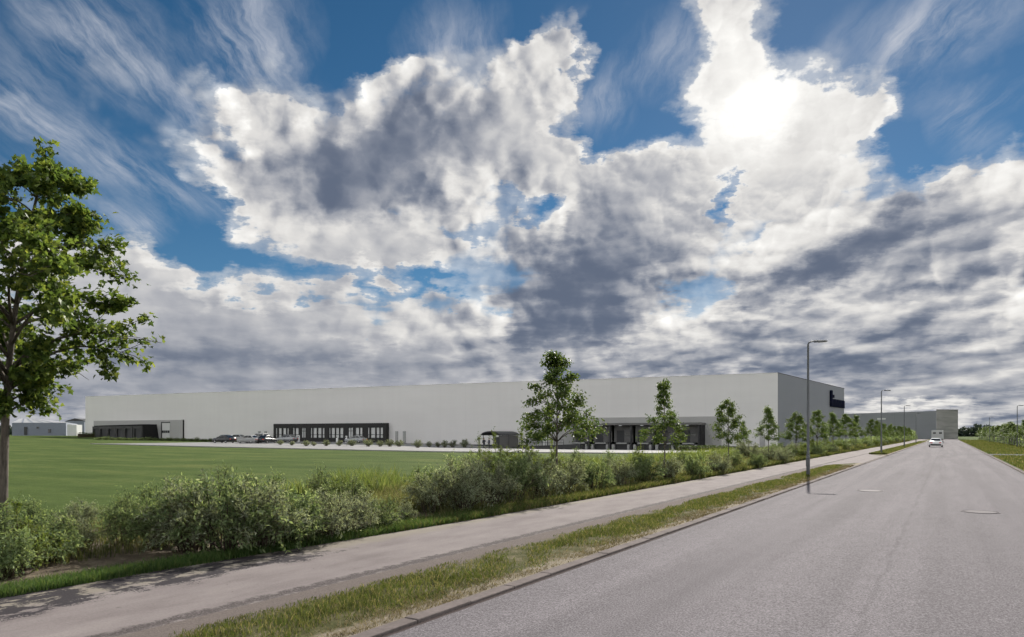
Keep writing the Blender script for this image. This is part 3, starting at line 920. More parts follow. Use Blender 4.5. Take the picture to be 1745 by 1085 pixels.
# ------------------------------------------------------------------ logistics hall
def wbox(mb, s0, s1, n0, n1, z0, z1):
    mb.hexa([H(s0, n0, z0), H(s1, n0, z0), H(s1, n1, z0), H(s0, n1, z0), H(s0, n0, z1), H(s1, n0, z1), H(s1, n1, z1), H(s0, n1, z1)])
def make_hall():
    root = thing('logistics_hall', 'very long pale grey logistics hall with dark dock bays and navy letters on its side', 'warehouse', (A2.x, A2.y, 0))
    D = B2 + (C2 - A2)
    def P(v, z): return (v.x, v.y, z)
    th = .25
    mb = MB()                                           # front and the two walls out of sight
    wbox(mb, 0, LEN, -th, 0, -1.2, ROOF)
    en = Vector((-(B2 - D).y, (B2 - D).x)).normalized()
    for a, b in ((B2, D), (D, C2)):
        m = ((a + b) / 2 - (A2 + D) / 2); nn = Vector((-(b - a).y, (b - a).x)).normalized()
        if nn.dot(m) > 0: nn = -nn
        a_, b_ = a + nn * .02, b + nn * .02
        mb.prism([P(a_, -1.2), P(b_, -1.2), P(b_ + nn * th, -1.2), P(a_ + nn * th, -1.2)], [P(a_, ROOF), P(b_, ROOF), P(b_ + nn * th, ROOF), P(a_ + nn * th, ROOF)])
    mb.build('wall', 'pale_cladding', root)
    side_n = Vector((EC.y, -EC.x))
    if side_n.dot(ES) > 0: side_n = -side_n            # outwards, to the road
    def S(t, n, z):
        v = A2 + EC * t + side_n * n; return (v.x, v.y, z)
    def sbox(mb, t0, t1, n0, n1, z0, z1):
        mb.hexa([S(t0, n0, z0), S(t1, n0, z0), S(t1, n1, z0), S(t0, n1, z0), S(t0, n0, z1), S(t1, n0, z1), S(t1, n1, z1), S(t0, n1, z1)])
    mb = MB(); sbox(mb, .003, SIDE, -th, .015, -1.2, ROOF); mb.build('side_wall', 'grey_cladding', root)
    mb = MB()
    mb.prism([P(A2, ROOF - .3), P(C2, ROOF - .3), P(D, ROOF - .3), P(B2, ROOF - .3)], [P(A2 + EC * .3 + ES * .3, ROOF - .1), P(C2 - EC * .3 + ES * .3, ROOF - .1), P(D - EC * .3 - ES * .3, ROOF - .1), P(B2 + EC * .3 - ES * .3, ROOF - .1)])
    mb.build('roof', 'roof_white', root)
    mb = MB(); sbox(mb, -.02, SIDE + .02, -.30, .05, ROOF, ROOF + .09); mb.build('coping', 'dark_grey', root)
    mb = MB(); wbox(mb, .04, LEN, -.30, .05, ROOF, ROOF + .08); mb.build('coping', 'pale_cladding', root)
    mb = MB(); sbox(mb, .1, SIDE, .015, .06, -1.0, .18); wbox(mb, .0, LEN, .0, .05, -1.1, .12)
    mb.build('plinth', 'dark_grey', root)
    # letters on the side: a tall stem, a dotted stem and a run of low letters
    lz0 = EYE - (685 - HY) / FPX * 142
    t_at = lambda px: (lambda u: None)(0)
    def side_t(px):
        u = (px - CX) / FPX; d = Vector((FWD[0] + u * RGT[0], FWD[1] + u * RGT[1]))
        # A2 + EC t = d k
        det = EC.x * -d.y + EC.y * d.x
        return (-A2.x * -d.y - A2.y * d.x) / det
    t0, t1 = side_t(1413.2), side_t(1436.2)
    w = (t1 - t0)
    zb, zx, zt = 8.15 - .75, 9.25 - .3, 10.6 - .05
    sign = None
    mb = MB()
    sbox(mb, t0, t0 + w * .10, .05, .35, zb, zt)                     # tall stem
    sbox(mb, t0 + w * .13, t0 + w * .22, .05, .35, zb, zx)           # short stem with its dot
    sbox(mb, t0 + w * .13, t0 + w * .22, .05, .35, zx + .22, zx + .8)
    x = .25
    while x < .9:                                                  # arched letters
        sbox(mb, t0 + w * x, t0 + w * (x + .075), .05, .35, zb, zx)
        sbox(mb, t0 + w * (x + .075), t0 + w * (x + .10), .05, .35, zx - .75, zx)
        sbox(mb, t0 + w * (x + .10), t0 + w * (x + .172), .05, .35, zb, zx - .05)
        x += .19
    sign = mb.build('letters', 'navy_letter', root)

    # --- left dock: grey panel, black dock house with six doors, one gate
    s1, _ = wall_s(161); s0, _ = wall_s(311, .3)
    zt = wall_z(300, 715.2, .3)
    gzl = 1.0
    mb = MB(); wbox(mb, s0, s1, .0, .3, .2, zt); pan = mb.build('dock_panel', 'recess_cladding', root)
    mb = MB(); wbox(mb, s0 - .10, s0 - .004, .0, .33, .2, zt + .03); mb.build('panel_side_shade', 'black_cladding', pan)  # black strip painting in the shade on the panel's right side
    a0, a1 = wall_s(241.7, 4.2)[0], wall_s(159.8, 4.2)[0]
    zt2 = wall_z(200, 723.0, 4.2)
    mb = MB()
    mb.prism([H(a0 - .9, .303, .2), H(a0 - .25, 4.2, .2), H(a1, 4.2, .2), H(a1, .303, .2)], [H(a0, .303, zt2), H(a0, 4.2, zt2), H(a1, 4.2, zt2 - .25), H(a1, .303, zt2 - .25)])
    dock = mb.build('dock_house', 'dock_black', root)
    for cxp in (166, 178.3, 192, 206, 220.5, 236):
        c, _ = wall_s(cxp, 4.25); hw = 1.25
        mb = MB(); wbox(mb, c - hw, c + hw, 4.203, 4.32, .5, zt2 - .62)
        wb = mb.build('dock_door', 'dark_grey', dock)
        mb = MB()
        for sg in (-1, 1): wbox(mb, c + sg * hw - .16, c + sg * hw + .16, 4.205, 4.62, .5, zt2 - .45)
        wbox(mb, c - hw + .162, c + hw - .162, 4.325, 4.62, zt2 - 1.0, zt2 - .46)
        mb.build('dock_seal', 'black_metal', dock)
    g0, g1 = wall_s(289, .35)[0], wall_s(276, .35)[0]
    zg = wall_z(282, 720.5, .35)
    mb = MB(); wbox(mb, g0, g1, .303, .40, .6, zg); gate = mb.build('gate', 'white_metal', root)
    mb = MB(); wbox(mb, g1 + .004, g1 + .28, .303, .48, .6, zg + .25); wbox(mb, g0, g1, .303, .48, zg + .004, zg + .24); mb.build('gate_frame', 'black_metal', gate)
    mb = MB(); zw = wall_z(282, 737.6, .4)
    for i in range(4):
        a = lerp(g0, g1, (i + .1) / 4); b = lerp(g0, g1, (i + .9) / 4)
        wbox(mb, a, b, .403, .43, zw, zw + .6)
    mb.build('gate_window', 'dark_glass', gate)

    # --- office front: black frame, tall windows in groups, two glazed doors
    o0, o1 = wall_s(657.3, 1.0)[0], wall_s(465.5, 1.0)[0]
    zo = wall_z(560, 721.3, 1.0)
    wins = [('window', (133, 145)), ('window', (155, 180)), ('window', (190, 215)), ('window', (222, 235)), ('window', (266, 281)), ('window', (287, 313)), ('door', (336, 367)),
            ('window', (405, 419)), ('window', (426, 455)), ('window', (463, 491)), ('window', (498, 515)), ('window', (550, 562)), ('window', (569, 596)), ('window', (603, 629)), ('window', (636, 662)),
            ('door', (701, 738)), ('window', (758, 786)), ('window', (791, 812)), ('window', (853, 866)), ('window', (877, 912)), ('window', (920, 945)), ('window', (951, 973))]
    zb0, zb1 = -.2, zo
    zh = wall_z(560, 729.0, 1.0); zs = wall_z(560, 747.5, 1.0)
    spans = sorted([(wall_s(440 + b * .2178, 1.0)[0], wall_s(440 + a * .2178, 1.0)[0]) for _, (a, b) in wins])
    mb = MB(); wbox(mb, o0, o1, .0, 1.0, zh, zo)
    wbox(mb, o0, o1, .0, 1.0, -.1, zs)
    edges = [o0] + [e for sp in spans for e in sp] + [o1]
    for a, b in zip(edges[::2], edges[1::2]): wbox(mb, a, b, .0, 1.0, zs, zh)
    off = mb.build('office_front', 'black_cladding', root)
    for kind_, (a, b) in wins:
        wa, wb = wall_s(440 + b * .2178, 1.0)[0], wall_s(440 + a * .2178, 1.0)[0]
        mb = MB(); wbox(mb, wa, wb, .75, .80, zs, zh); g = mb.build(kind_, 'window_glass', off)
        zm = lerp(zs, zh, .36 if kind_ == 'window' else .70)
        bars = [(wa, wb, .70, zm, zm + .10), (wa, wb, .66, zs, zs + .25)]
        if kind_ == 'door':
            c = (wa + wb) / 2
            bars += [(c - .07, c + .07, .69, zs + .253, zm - .003), (c - .07, c + .07, .69, zm + .133, zh)]
        for b0, b1, bn, bz0, bz1 in bars:
            mb = MB(); wbox(mb, b0, b1, .804, bn + .2, bz0, bz1); mb.build('glazing_bar', 'black_metal', g)

    # --- right loading bays
    r0, r1 = wall_s(1228, .6)[0], wall_s(895.5, .6)[0]
    zt = wall_z(1060, 711.0, .6)
    NB = 5.0
    b0, b1 = wall_s(1191.5, NB)[0], wall_s(969, NB)[0]
    zf = wall_z(1090, 724.0, NB)
    mb = MB()
    wbox(mb, r0, b0 - .2, .0, .6, -1.1, zt); wbox(mb, b1, r1, .0, .6, -1.1, zt); wbox(mb, b0 - .2, b1, .0, .6, zf, zt)
    mb.build('dock_panel', 'recess_cladding', root)
    mb = MB(); wbox(mb, b0 - .2, b1 + .2, .603, NB + .1, zf, zf + .35); can = mb.build('dock_canopy', 'dock_grey', root)
    nbay = 6; step = (b1 - b0) / nbay
    zy = -.62
    mb = MB(); wbox(mb, b0 - .19, b1 - .003, .0, .25, zy - .5, zf - .003); mb.build('bay_back_wall', 'dock_black', root)
    mb = MB(); wbox(mb, b0 - .2, b0, .603, NB, zy - .5, zf - .003); mb.build('end_wall', 'dock_black', root)
    mb = MB()                                            # raking cheek beside it
    mb.prism([H(b0 - .203, .603, zy - .3), H(b0 - .203, 1.3, zy - .3), H(b0 - 2.0, 1.3, zy - .3), H(b0 - 2.0, .603, zy - .3)], [H(b0 - .203, .603, zf), H(b0 - .203, 1.3, zf), H(b0 - .35, 1.3, zf), H(b0 - .35, .603, zf)])
    mb.build('raking_cheek', 'recess_cladding', root)
    for i in range(nbay):
        c0 = b0 + .35 + step * i; c1 = c0 + step - .45     # c1 = left as seen
        mb = MB(); wbox(mb, c0, c1, .26, NB - 1.9, .70, zf - .02)
        bay = mb.build('dock_house', 'dock_grey', root)
        n = NB - 1.9
        mb = MB(); wbox(mb, c1 - .45 - 1.25, c1 - .45, n + .003, n + .05, .72, 2.65); d = mb.build('dock_door', 'dark_grey', bay)
        mb = MB(); wbox(mb, c0 + .55, c0 + 1.25, n + .003, n + .06, 1.72, 2.15); mb.build('dock_window', 'dark_glass', bay)
        mb = MB(); wbox(mb, c0 + .55, c1 - .75, n + .003, n + 1.5, .46, .66); mb.build('leveller', 'bumper_grey', bay)
        mb = MB(); wbox(mb, c0 + .1, c1 - .1, .30, n + .9, zy - .1, .44); mb.build('dock_pit', 'black_metal', bay)
        for a in (c0 + .05, c1 - .50):
            mb = MB(); wbox(mb, a, a + .42, n + .92, n + 1.7, zy - .05, .36); mb.build('bumper', 'bumper_grey', bay, bevel=.03)
        mb = MB(); wbox(mb, c0 - .32, c0 - .10, NB - .5, NB - .05, zy - .2, zf - .004); mb.build('dock_post', 'black_metal', root)
        mb = MB(); cc = (c0 + c1) / 2; wbox(mb, cc - .22, cc + .22, NB - .3, NB - .02, zf - .13, zf - .005); mb.build('dock_lamp', 'lens_clear', can)
    # doors in the pale wall
    for px0, px1, py, m in ((924.5, 932, 738, 'white_metal'), (1294, 1303.5, 741, 'recess_cladding')):
        nn = .6 if px1 < 1228 else 0
        a, b = wall_s(px1, nn)[0], wall_s(px0, nn)[0]
        mb = MB(); wbox(mb, a, b, nn + .003, nn + .07, -.2, wall_z(px0, py, nn)); d = mb.build('door', m, root)
        zt_ = wall_z(px0, py, nn)
        mb = MB()
        for q in (a - .12, b + .003): wbox(mb, q, q + .117, nn + .003, nn + .11, -.2, zt_ + .003)
        wbox(mb, a - .12, b + .12, nn + .003, nn + .11, zt_ + .004, zt_ + .12)
        mb.build('door_frame', 'dark_grey' if nn else 'pale_cladding', d)
        mb = MB(); wbox(mb, a + .1, a + .16, nn + .073, nn + .13, .9, 1.05); mb.build('door_handle', 'dark_grey', d)
    return root

def make_far_buildings():
    # white-roofed shed beyond the meadow, left of the hall
    g = 1.55
    def q(px, dep, z): x, y = depth_pt(px, dep); return (x, y, z)
    L0, L1 = q(20, 236, g), q(112, 236, g); L2 = q(131, 262, g); L3 = q(40, 262, g)
    root = thing('storage_shed', 'low blue-grey shed with pale striped roof beyond the meadow', 'shed', L0)
    zw, zr = EYE + 20 * 236 / FPX, EYE + 28 * 240 / FPX
    up = lambda p, z: (p[0], p[1], z)
    mb = MB(); mb.prism([up(p, g - .6) for p in (L0, L1, L2, L3)], [up(p, zw) for p in (L0, L1, L2, L3)])
    wall = mb.build('wall', 'blue_grey_wall', root)
    # hipped roof with dark seams
    mid = lambda a, b, t: tuple(lerp(x, y, t) for x, y in zip(a, b))
    R0, R1 = mid(mid(L0, L3, .5), mid(L1, L2, .5), .03), mid(mid(L0, L3, .5), mid(L1, L2, .5), .42)
    mb = MB()
    e = [up(p, zw + .004) for p in (L0, L1, L2, L3)]; r0, r1 = up(R0, zr), up(R1, zr * .97)
    mb.quadface([e[0], e[1], r1, r0]); mb.quadface([e[1], e[2], r1]); mb.quadface([e[2], e[3], r0, r1]); mb.quadface([e[3], e[0], r0]); mb.quadface([e[3], e[2], e[1], e[0]])
    roof = mb.build('roof', 'roof_white', root)
    mb = MB()
    for t in (.18, .36, .56, .74):
        a = mid(e[0], e[1], t); b = mid(r0, r1, t)
        a2 = mid(e[0], e[1], t + .03); b2 = mid(r0, r1, t + .03)
        mb.quadface([up(a, a[2] + .05), up(a2, a2[2] + .05), up(b2, b2[2] + .05), up(b, b[2] + .05)])
    mb.build('roof_seam', 'blue_grey_wall', roof)
    def onwall(px, py0, py1, w, nm, m):
        x, y = depth_pt(px, 235.9)
        x2, y2 = depth_pt(px + w, 235.9)
        z0, z1 = EYE + (HY - py1) * 236 / FPX, EYE + (HY - py0) * 236 / FPX
        dx, dy = -FWD[0] * .15, -FWD[1] * .15
        mb = MB(); mb.hexa([(x + dx, y + dy, z0), (x2 + dx, y2 + dy, z0), (x2, y2, z0), (x, y, z0), (x + dx, y + dy, z1), (x2 + dx, y2 + dy, z1), (x2, y2, z1), (x, y, z1)])
        mb.build(nm, m, root)
    onwall(41, 727, 741, 5, 'door', 'dark_grey'); onwall(82, 731, 737, 4, 'window', 'dark_glass'); onwall(62, 727, 730, 4, 'window', 'dark_glass')
    mb = MB()
    p = depth_pt(114, 232); p2 = depth_pt(130, 232); dx, dy = FWD[0] * 3, FWD[1] * 3
    mb.hexa([(p[0], p[1], 1), (p2[0], p2[1], 1), (p2[0] + dx, p2[1] + dy, 1), (p[0] + dx, p[1] + dy, 1), (p[0], p[1], 5.3), (p2[0], p2[1], 5.1), (p2[0] + dx, p2[1] + dy, 5.1), (p[0] + dx, p[1] + dy, 5.3)])
    mb.build('side_annex', 'white_metal', root)
    # dark building behind it
    mb = MB(); a, b = depth_pt(111, 330), depth_pt(143, 330)
    an = thing('far_shed', 'small dark shed glimpsed between the blue-grey shed and the long hall', 'shed', (*a, 1.5))
    dx, dy = FWD[0] * 12, FWD[1] * 12
    mb.hexa([(*a, 1), (*b, 1), (b[0] + dx, b[1] + dy, 1), (a[0] + dx, a[1] + dy, 1), (*a, 8.2), (*b, 8.2), (b[0] + dx, b[1] + dy, 8.2), (a[0] + dx, a[1] + dy, 8.2)]); mb.build('wall', 'blue_grey_wall', an)
    mb = MB(); m0 = ((a[0] + b[0]) / 2, (a[1] + b[1]) / 2)
    mb.prism([(a[0] - .4, a[1], 8.204), (b[0] + .4, b[1], 8.204), (m0[0], m0[1], 9.4)], [(a[0] + dx - .4, a[1] + dy, 8.204), (b[0] + dx + .4, b[1] + dy, 8.204), (m0[0] + dx, m0[1] + dy, 9.4)]); mb.build('roof', 'dark_grey', an)
    # grey hall at the end of the road
    P0, P1, P2 = depth_pt(1415, 356), depth_pt(1595, 305), depth_pt(1632, 306)
    root = thing('distant_hall', 'plain grey hall closing the far end of the road', 'warehouse', (*P1, 0))
    zr = 12.0
    bk = 60
    def back(p): return (p[0] - 8, p[1] + bk)
    mb = MB(); fp = [P0, P1, back(P1), back(P0)]
    mb.prism([(*p, -.6) for p in fp], [(*p, zr) for p in fp]); mb.build('wall', 'far_cladding', root)
    mb = MB(); fp = [(P1[0] + .03, P1[1] - .2), (P2[0], P2[1]), (P2[0] - 3, P2[1] + 55), (P1[0] + .03, P1[1] + 55)]
    mb.prism([(*p, -.6) for p in fp], [(*p, zr + .45) for p in fp]); tw = mb.build('end_block', 'far_tower_cladding', root)
    mb = MB(); fp = [(P1[0] - .02, P1[1] - .32), (P2[0] + .12, P2[1] - .1), (P2[0] - 2.9, P2[1] + 55.1), (P1[0] - .02, P1[1] + 55.1)]
    mb.prism([(*p, zr + .453) for p in fp], [(*p, zr + .62) for p in fp]); mb.build('coping', 'dark_grey', tw)
    mb = MB(); v = Vector((P1[0] - P0[0], P1[1] - P0[1])); L = v.length; v /= L; nv = Vector((v.y, -v.x))
    for t, z in ((.52, 8.8), (.60, 4.2)):
        c = Vector(P0) + v * L * t
        if t == .52: w_, h_ = 2.2, .7
        else: w_, h_ = .9, .6
        a, b = c - v * w_, c + v * w_
        mb = MB(); mb.hexa([(*(a + nv * .003), z), (*(b + nv * .003), z), (*(b + nv * .15), z), (*(a + nv * .15), z), (*(a + nv * .003), z + h_), (*(b + nv * .003), z + h_), (*(b + nv * .15), z + h_), (*(a + nv * .15), z + h_)]); mb.build('wall_sign', 'white_metal', root)

# ------------------------------------------------------------------ street furniture
def make_lamps():
    def lamp(loc, label, armdir, Hh=6.4, group='street lamps'):
        r = thing('street_lamp', label, 'street lamp', loc, group)
        x, y, z = loc
        mb = MB(); mb.tube([(x, y, z - .3), (x, y, z + 1.0)], [.085, .085], 12); mb.tube([(x, y, z + 1.0), (x, y, z + 1.05), (x, y, z + Hh - .12), (x, y, z + Hh)], [.085, .068, .048, .046], 12)
        mb.build('pole', 'lamp_steel', r, smooth=True)
        mb = MB(); mb.box(x - .09, x + .09, y - .092, y - .078, z + .45, z + .85); mb.build('service_hatch', 'lamp_steel', r, bevel=.006)
        a = armdir
        mb = MB(); mb.tube([(x, y, z + Hh - .02), (x + a * .04, y, z + Hh + .07), (x + a * .16, y, z + Hh + .11), (x + a * .30, y, z + Hh + .115)], [.042, .036, .032, .03], 8); mb.build('arm', 'lamp_steel', r, smooth=True)
        mb = MB()
        x0, x1 = x + a * .26, x + a * .86
        mb.prism([(x0, y - .09, z + Hh + .06), (x1, y - .12, z + Hh + .075), (x1, y + .12, z + Hh + .075), (x0, y + .09, z + Hh + .06)], [(x0, y - .06, z + Hh + .17), (x1, y - .09, z + Hh + .125), (x1, y + .09, z + Hh + .125), (x0, y + .06, z + Hh + .17)])
        hd = mb.build('lamp_head', 'lamp_steel', r, bevel=.01)
        mb = MB(); xa, xb = sorted((x + a * .45, x + a * .82)); mb.box(xa, xb, y - .08, y + .08, z + Hh + .045, z + Hh + .066); mb.build('lens', 'bumper_grey', hd)
        return r
    names = ['tallest grey street lamp standing on the verge near the lay-by', 'second grey street lamp along the left verge, beyond the lay-by', 'third grey street lamp along the left verge', 'fourth and faintest grey street lamp along the left verge']
    for i, px in enumerate((1376.6, 1501.5, 1540.5, 1560.5)):
        x, y, t = row_pt(px, -5.8)
        lamp((x, y, 0), names[i], 1)
    for i, (px, lb) in enumerate(((1733, 'grey street lamp behind the young trees right of the road'), (1686, 'farther thin street lamp rising beyond the trees right of the road'))):
        x, y, t = row_pt(px, 9.3)
        lamp((x, y, 0), lb, 1)

def make_covers():
    for (px, py, m, lb) in ((1483, 836, 'cast_iron', 'pale round manhole cover in the left lane of the road'), (1670, 872, 'worn_iron', 'faint round manhole cover in the right lane of the road')):
        x, y = ground_pt(px, py, .01)
        z = -.014 + .03 * (1 - abs((x + .75) / 4.07))
        r = thing('manhole_cover', lb, 'manhole cover', (x, y, z), 'manhole covers')
        mb = MB(); mb.disc((x, y, z + .004), (0, 0, 1), .36, .014, 28); mb.build('lid', m, r, bevel=.003)
        mb = MB(); mb.ring((x, y, z - .008), (0, 0, 1), .42, .022, 32, 6); mb.build('frame', m, r)

# ------------------------------------------------------------------ vehicles
def make_car(name, label, loc, rz, paint, L=4.4, W=1.82, Ht=1.42, suv=False, cat='car', group=None, plate=True):
    """front towards -y before turning"""
    r = thing(name, label, cat, (0, 0, 0), group)
    hw = W / 2; sill = .26
    hood = Ht * (.62 if suv else .60); belt = Ht * .66
    # lower body: stations along y (y, half width, z bottom, z top)
    st = [(-L / 2, hw * .80, .34, hood * .72), (-L / 2 + .12, hw * .93, .24, hood * .86), (-L / 2 + .55, hw, .22, hood * .97), (-L * .21, hw, sill - .05, hood * 1.04),
          (0, hw, sill - .06, belt), (L * .25, hw, sill - .05, belt * 1.02), (L / 2 - .35, hw * .985, .24, belt * 1.03), (L / 2 - .07, hw * .93, .28, belt * .97), (L / 2, hw * .84, .38, belt * .86)]
    bmesh_b = MB(); rings = []
    for y, w, z0, z1 in st:
        m = lerp(z0, z1, .55)
        rings.append(bmesh_b.verts([(-w * .90, y, z0), (-w, y, lerp(z0, z1, .25)), (-w, y, m), (-w * .96, y, lerp(z0, z1, .88)), (-w * .84, y, z1), (0, y, z1 + .025), (w * .84, y, z1), (w * .96, y, lerp(z0, z1, .88)), (w, y, m), (w, y, lerp(z0, z1, .25)), (w * .90, y, z0)]))
    for a, b in zip(rings, rings[1:]):
        for q in range(11):
            q2 = (q + 1) % 11; bmesh_b.f.append((a + q, a + q2, b + q2, b + q))
    bmesh_b.f.append(tuple(rings[0] + q for q in range(11))); bmesh_b.f.append(tuple(rings[-1] + q for q in reversed(range(11))))
    bmesh_b.build('body', paint, r, smooth=True)
    # cabin: glass house with painted roof
    yb0, yb1 = -L * .20, L * (.46 if suv else .42); yt0, yt1 = -L * .03, L * (.38 if suv else .24)
    wb, wt = hw * .86, hw * .66
    zb, zt = belt * .995, Ht - .045
    B4 = [(-wb, yb0, zb), (wb, yb0, zb), (wb, yb1, zb), (-wb, yb1, zb)]; T4 = [(-wt, yt0, zt), (wt, yt0, zt), (wt, yt1, zt), (-wt, yt1, zt)]
    mb = MB(); mb.prism(B4, T4); cab = mb.build('cabin', paint, r, bevel=.03)
    def glass(nm, i, j, inset, a, b):
        p = [Vector(B4[i]), Vector(B4[j]), Vector(T4[j]), Vector(T4[i])]
        n = (p[1] - p[0]).cross(p[3] - p[0]).normalized()
        if n.dot(sum(p, Vector()) / 4 - Vector((0, (yb0 + yb1) / 2, zb))) < 0: n = -n
        def at(u, v): return p[0].lerp(p[1], u).lerp(p[3].lerp(p[2], u), v)
        q = [at(a, inset), at(b, inset), at(b, 1 - inset), at(a, 1 - inset)]
        mb = MB(); mb.prism([x + n * .002 for x in q], [x + n * .014 for x in q]); mb.build(nm, 'car_glass', r)
    glass('windscreen', 0, 1, .08, .05, .95); glass('rear_window', 2, 3, .14, .08, .92)
    for i, j in ((1, 2), (3, 0)):
        glass('side_window', i, j, .12, .06 if i == 1 else .50, .48 if i == 1 else .92); glass('side_window', i, j, .12, .51 if i == 1 else .10, .90 if i == 1 else .47)
    mb = MB(); mb.prism([(-wt * .98, yt0 + .03, zt + .002), (wt * .98, yt0 + .03, zt + .002), (wt * .98, yt1 - .03, zt + .002), (-wt * .98, yt1 - .03, zt + .002)], [(-wt * .8, yt0 + .2, zt + .045), (wt * .8, yt0 + .2, zt + .045), (wt * .8, yt1 - .15, zt + .045), (-wt * .8, yt1 - .15, zt + .045)]); mb.build('roof', paint, r, bevel=.01)
    R = .36 if suv else .32
    for sx in (-1, 1):
        for yy in (-L * .30, L * .30):
            w = thing('wheel', None, None, (sx * (hw - .10), yy, R)); w.parent = r
            mb = MB(); mb.ring((0, 0, 0), (1, 0, 0), R - .09, .095, 24, 8)
            o = mb.build('tyre', 'rubber', None, smooth=True); o.parent = w
            mb = MB(); mb.disc((sx * .03, 0, 0), (1, 0, 0), R - .12, .08, 20); o = mb.build('rim', 'alloy', None, bevel=.01); o.parent = w
        mb = MB(); mb.box(sx * hw * .55 - .17, sx * hw * .55 + .17, -L / 2 + .005, -L / 2 + .10, hood * .60, hood * .78); mb.build('headlight', 'lens_clear', r, bevel=.02)
        mb = MB(); mb.box(sx * hw * .62 - .16, sx * hw * .62 + .16, L / 2 - .10, L / 2 + .006, belt * .66, belt * .84); mb.build('tail_light', 'lens_red', r, bevel=.02)
        mb = MB(); x0, x1 = sorted((sx * hw * .80, sx * (hw + .15))); mb.box(x0, x1, -L * .15 - .05, -L * .15 + .06, belt * .99, belt * 1.12); mb.build('mirror', paint, r, bevel=.02)
    mb = MB(); mb.box(-hw * .7, hw * .7, -L / 2 - .012, -L / 2 + .12, .30, .46); mb.build('bumper', 'rubber', r, bevel=.02)
    mb = MB(); mb.box(-hw * .75, hw * .75, L / 2 - .10, L / 2 + .02, .33, .50); mb.build('bumper', 'rubber', r, bevel=.02)
    r.location = loc; r.rotation_euler = (0, 0, rz)
    return r
def make_vehicles():
    # white car on the road: seen from behind
    x, y = ground_pt(1594, 761.5, .01)
    make_car('white_car', 'white car driving in the left half of the road', (x, y, .01), PI + math.radians(1), 'white_paint', 4.4, 1.9, 1.40)
    # lorry ahead of it
    px, dep = 1597, 168
    x, y = depth_pt(px, dep); z = .0
    r = thing('box_lorry', 'white box lorry farther along the road, just beyond the white car', 'lorry', (x, y, z))
    W, Hh, L = 2.45, 2.95, 6.0
    mb = MB(); mb.box(x - W / 2, x + W / 2, y, y + L, z + .85, z + Hh); box = mb.build('cargo_box', 'box_white', r, bevel=.04)
    for sx in (-1, 1):
        a = x + sx * .62
        mb = MB(); mb.box(a - .56, a + .56, y - .045, y - .003, z + .95, z + Hh - .14); d = mb.build('rear_door', 'box_white', box, bevel=.01)
        mb = MB(); mb.box(a - .30, a + .30, y - .06, y - .048, z + 2.12, z + 2.52); mb.build('door_window', 'dark_glass', box)
        mb = MB(); mb.box(x + sx * 1.0 - .14, x + sx * 1.0 + .14, y - .04, y + .12, z + .52, z + .68); mb.build('tail_light', 'lens_red', r)
    mb = MB(); mb.box(x - 1.2, x + 1.2, y - .02, y + .16, z + .36, z + .50); mb.build('bumper', 'black_metal', r)
    mb = MB(); mb.box(x - .5, x + .5, y + .2, y + L + 1.9, z + .62, z + .845); mb.build('chassis', 'black_metal', r)
    mb = MB(); cy = y + L + .15
    mb.prism([(x - 1.15, cy, z + .55), (x + 1.15, cy, z + .55), (x + 1.15, cy + 1.9, z + .5), (x - 1.15, cy + 1.9, z + .5)], [(x - 1.1, cy, z + 2.7), (x + 1.1, cy, z + 2.7), (x + 1.08, cy + 1.45, z + 2.6), (x - 1.08, cy + 1.45, z + 2.6)])
    mb.build('cab', 'box_white', r, bevel=.06)
    for yy in (y + 1.2, y + L + 1.2):
        for sx in (-1, 1):
            w = thing('wheel', None, None, (sx * 1.03, yy - y, .46)); w.parent = r
            mb = MB(); mb.ring((0, 0, 0), (1, 0, 0), .33, .13, 22, 8); o = mb.build('tyre', 'rubber', None, smooth=True); o.parent = w
            mb = MB(); mb.disc((0, 0, 0), (1, 0, 0), .30, .16, 18); o = mb.build('rim', 'alloy', None); o.parent = w
    # cars parked in the hall's yard
    def park(px, dep, label, paint, turn, **kw):
        x, y = depth_pt(px, dep)
        make_car('parked_car', label, (x, y, gz(x, y) + .04), turn, paint, group='cars parked in front of the hall', **kw)
    ang = math.atan2(ES.y, ES.x)
    park(381, 128, 'black car parked in the yard behind the long low hedge', 'dark_paint', ang + PI / 2)
    park(402, 139, 'pale car behind the black one in the yard', 'pale_paint', ang + PI / 2 + .2, L=4.2)
    park(424, 126, 'white low car at the gap in the low hedge', 'pale_paint', ang + PI / 2, L=4.3)
    park(440, 131, 'white off-road car with dark windows parked left of the black office front', 'pale_paint', ang + PI / 2, L=4.5, Ht=1.72, suv=True)
    park(454, 127, 'charcoal car parked just left of the black office front', 'dark_paint', ang + .25)
    park(489, 142, 'silver car parked before the left windows of the black office front', 'silver_paint', ang + PI / 2)
    park(606, 136, 'silver car parked before the right door of the black office front', 'silver_paint', ang + PI / 2, L=4.3)

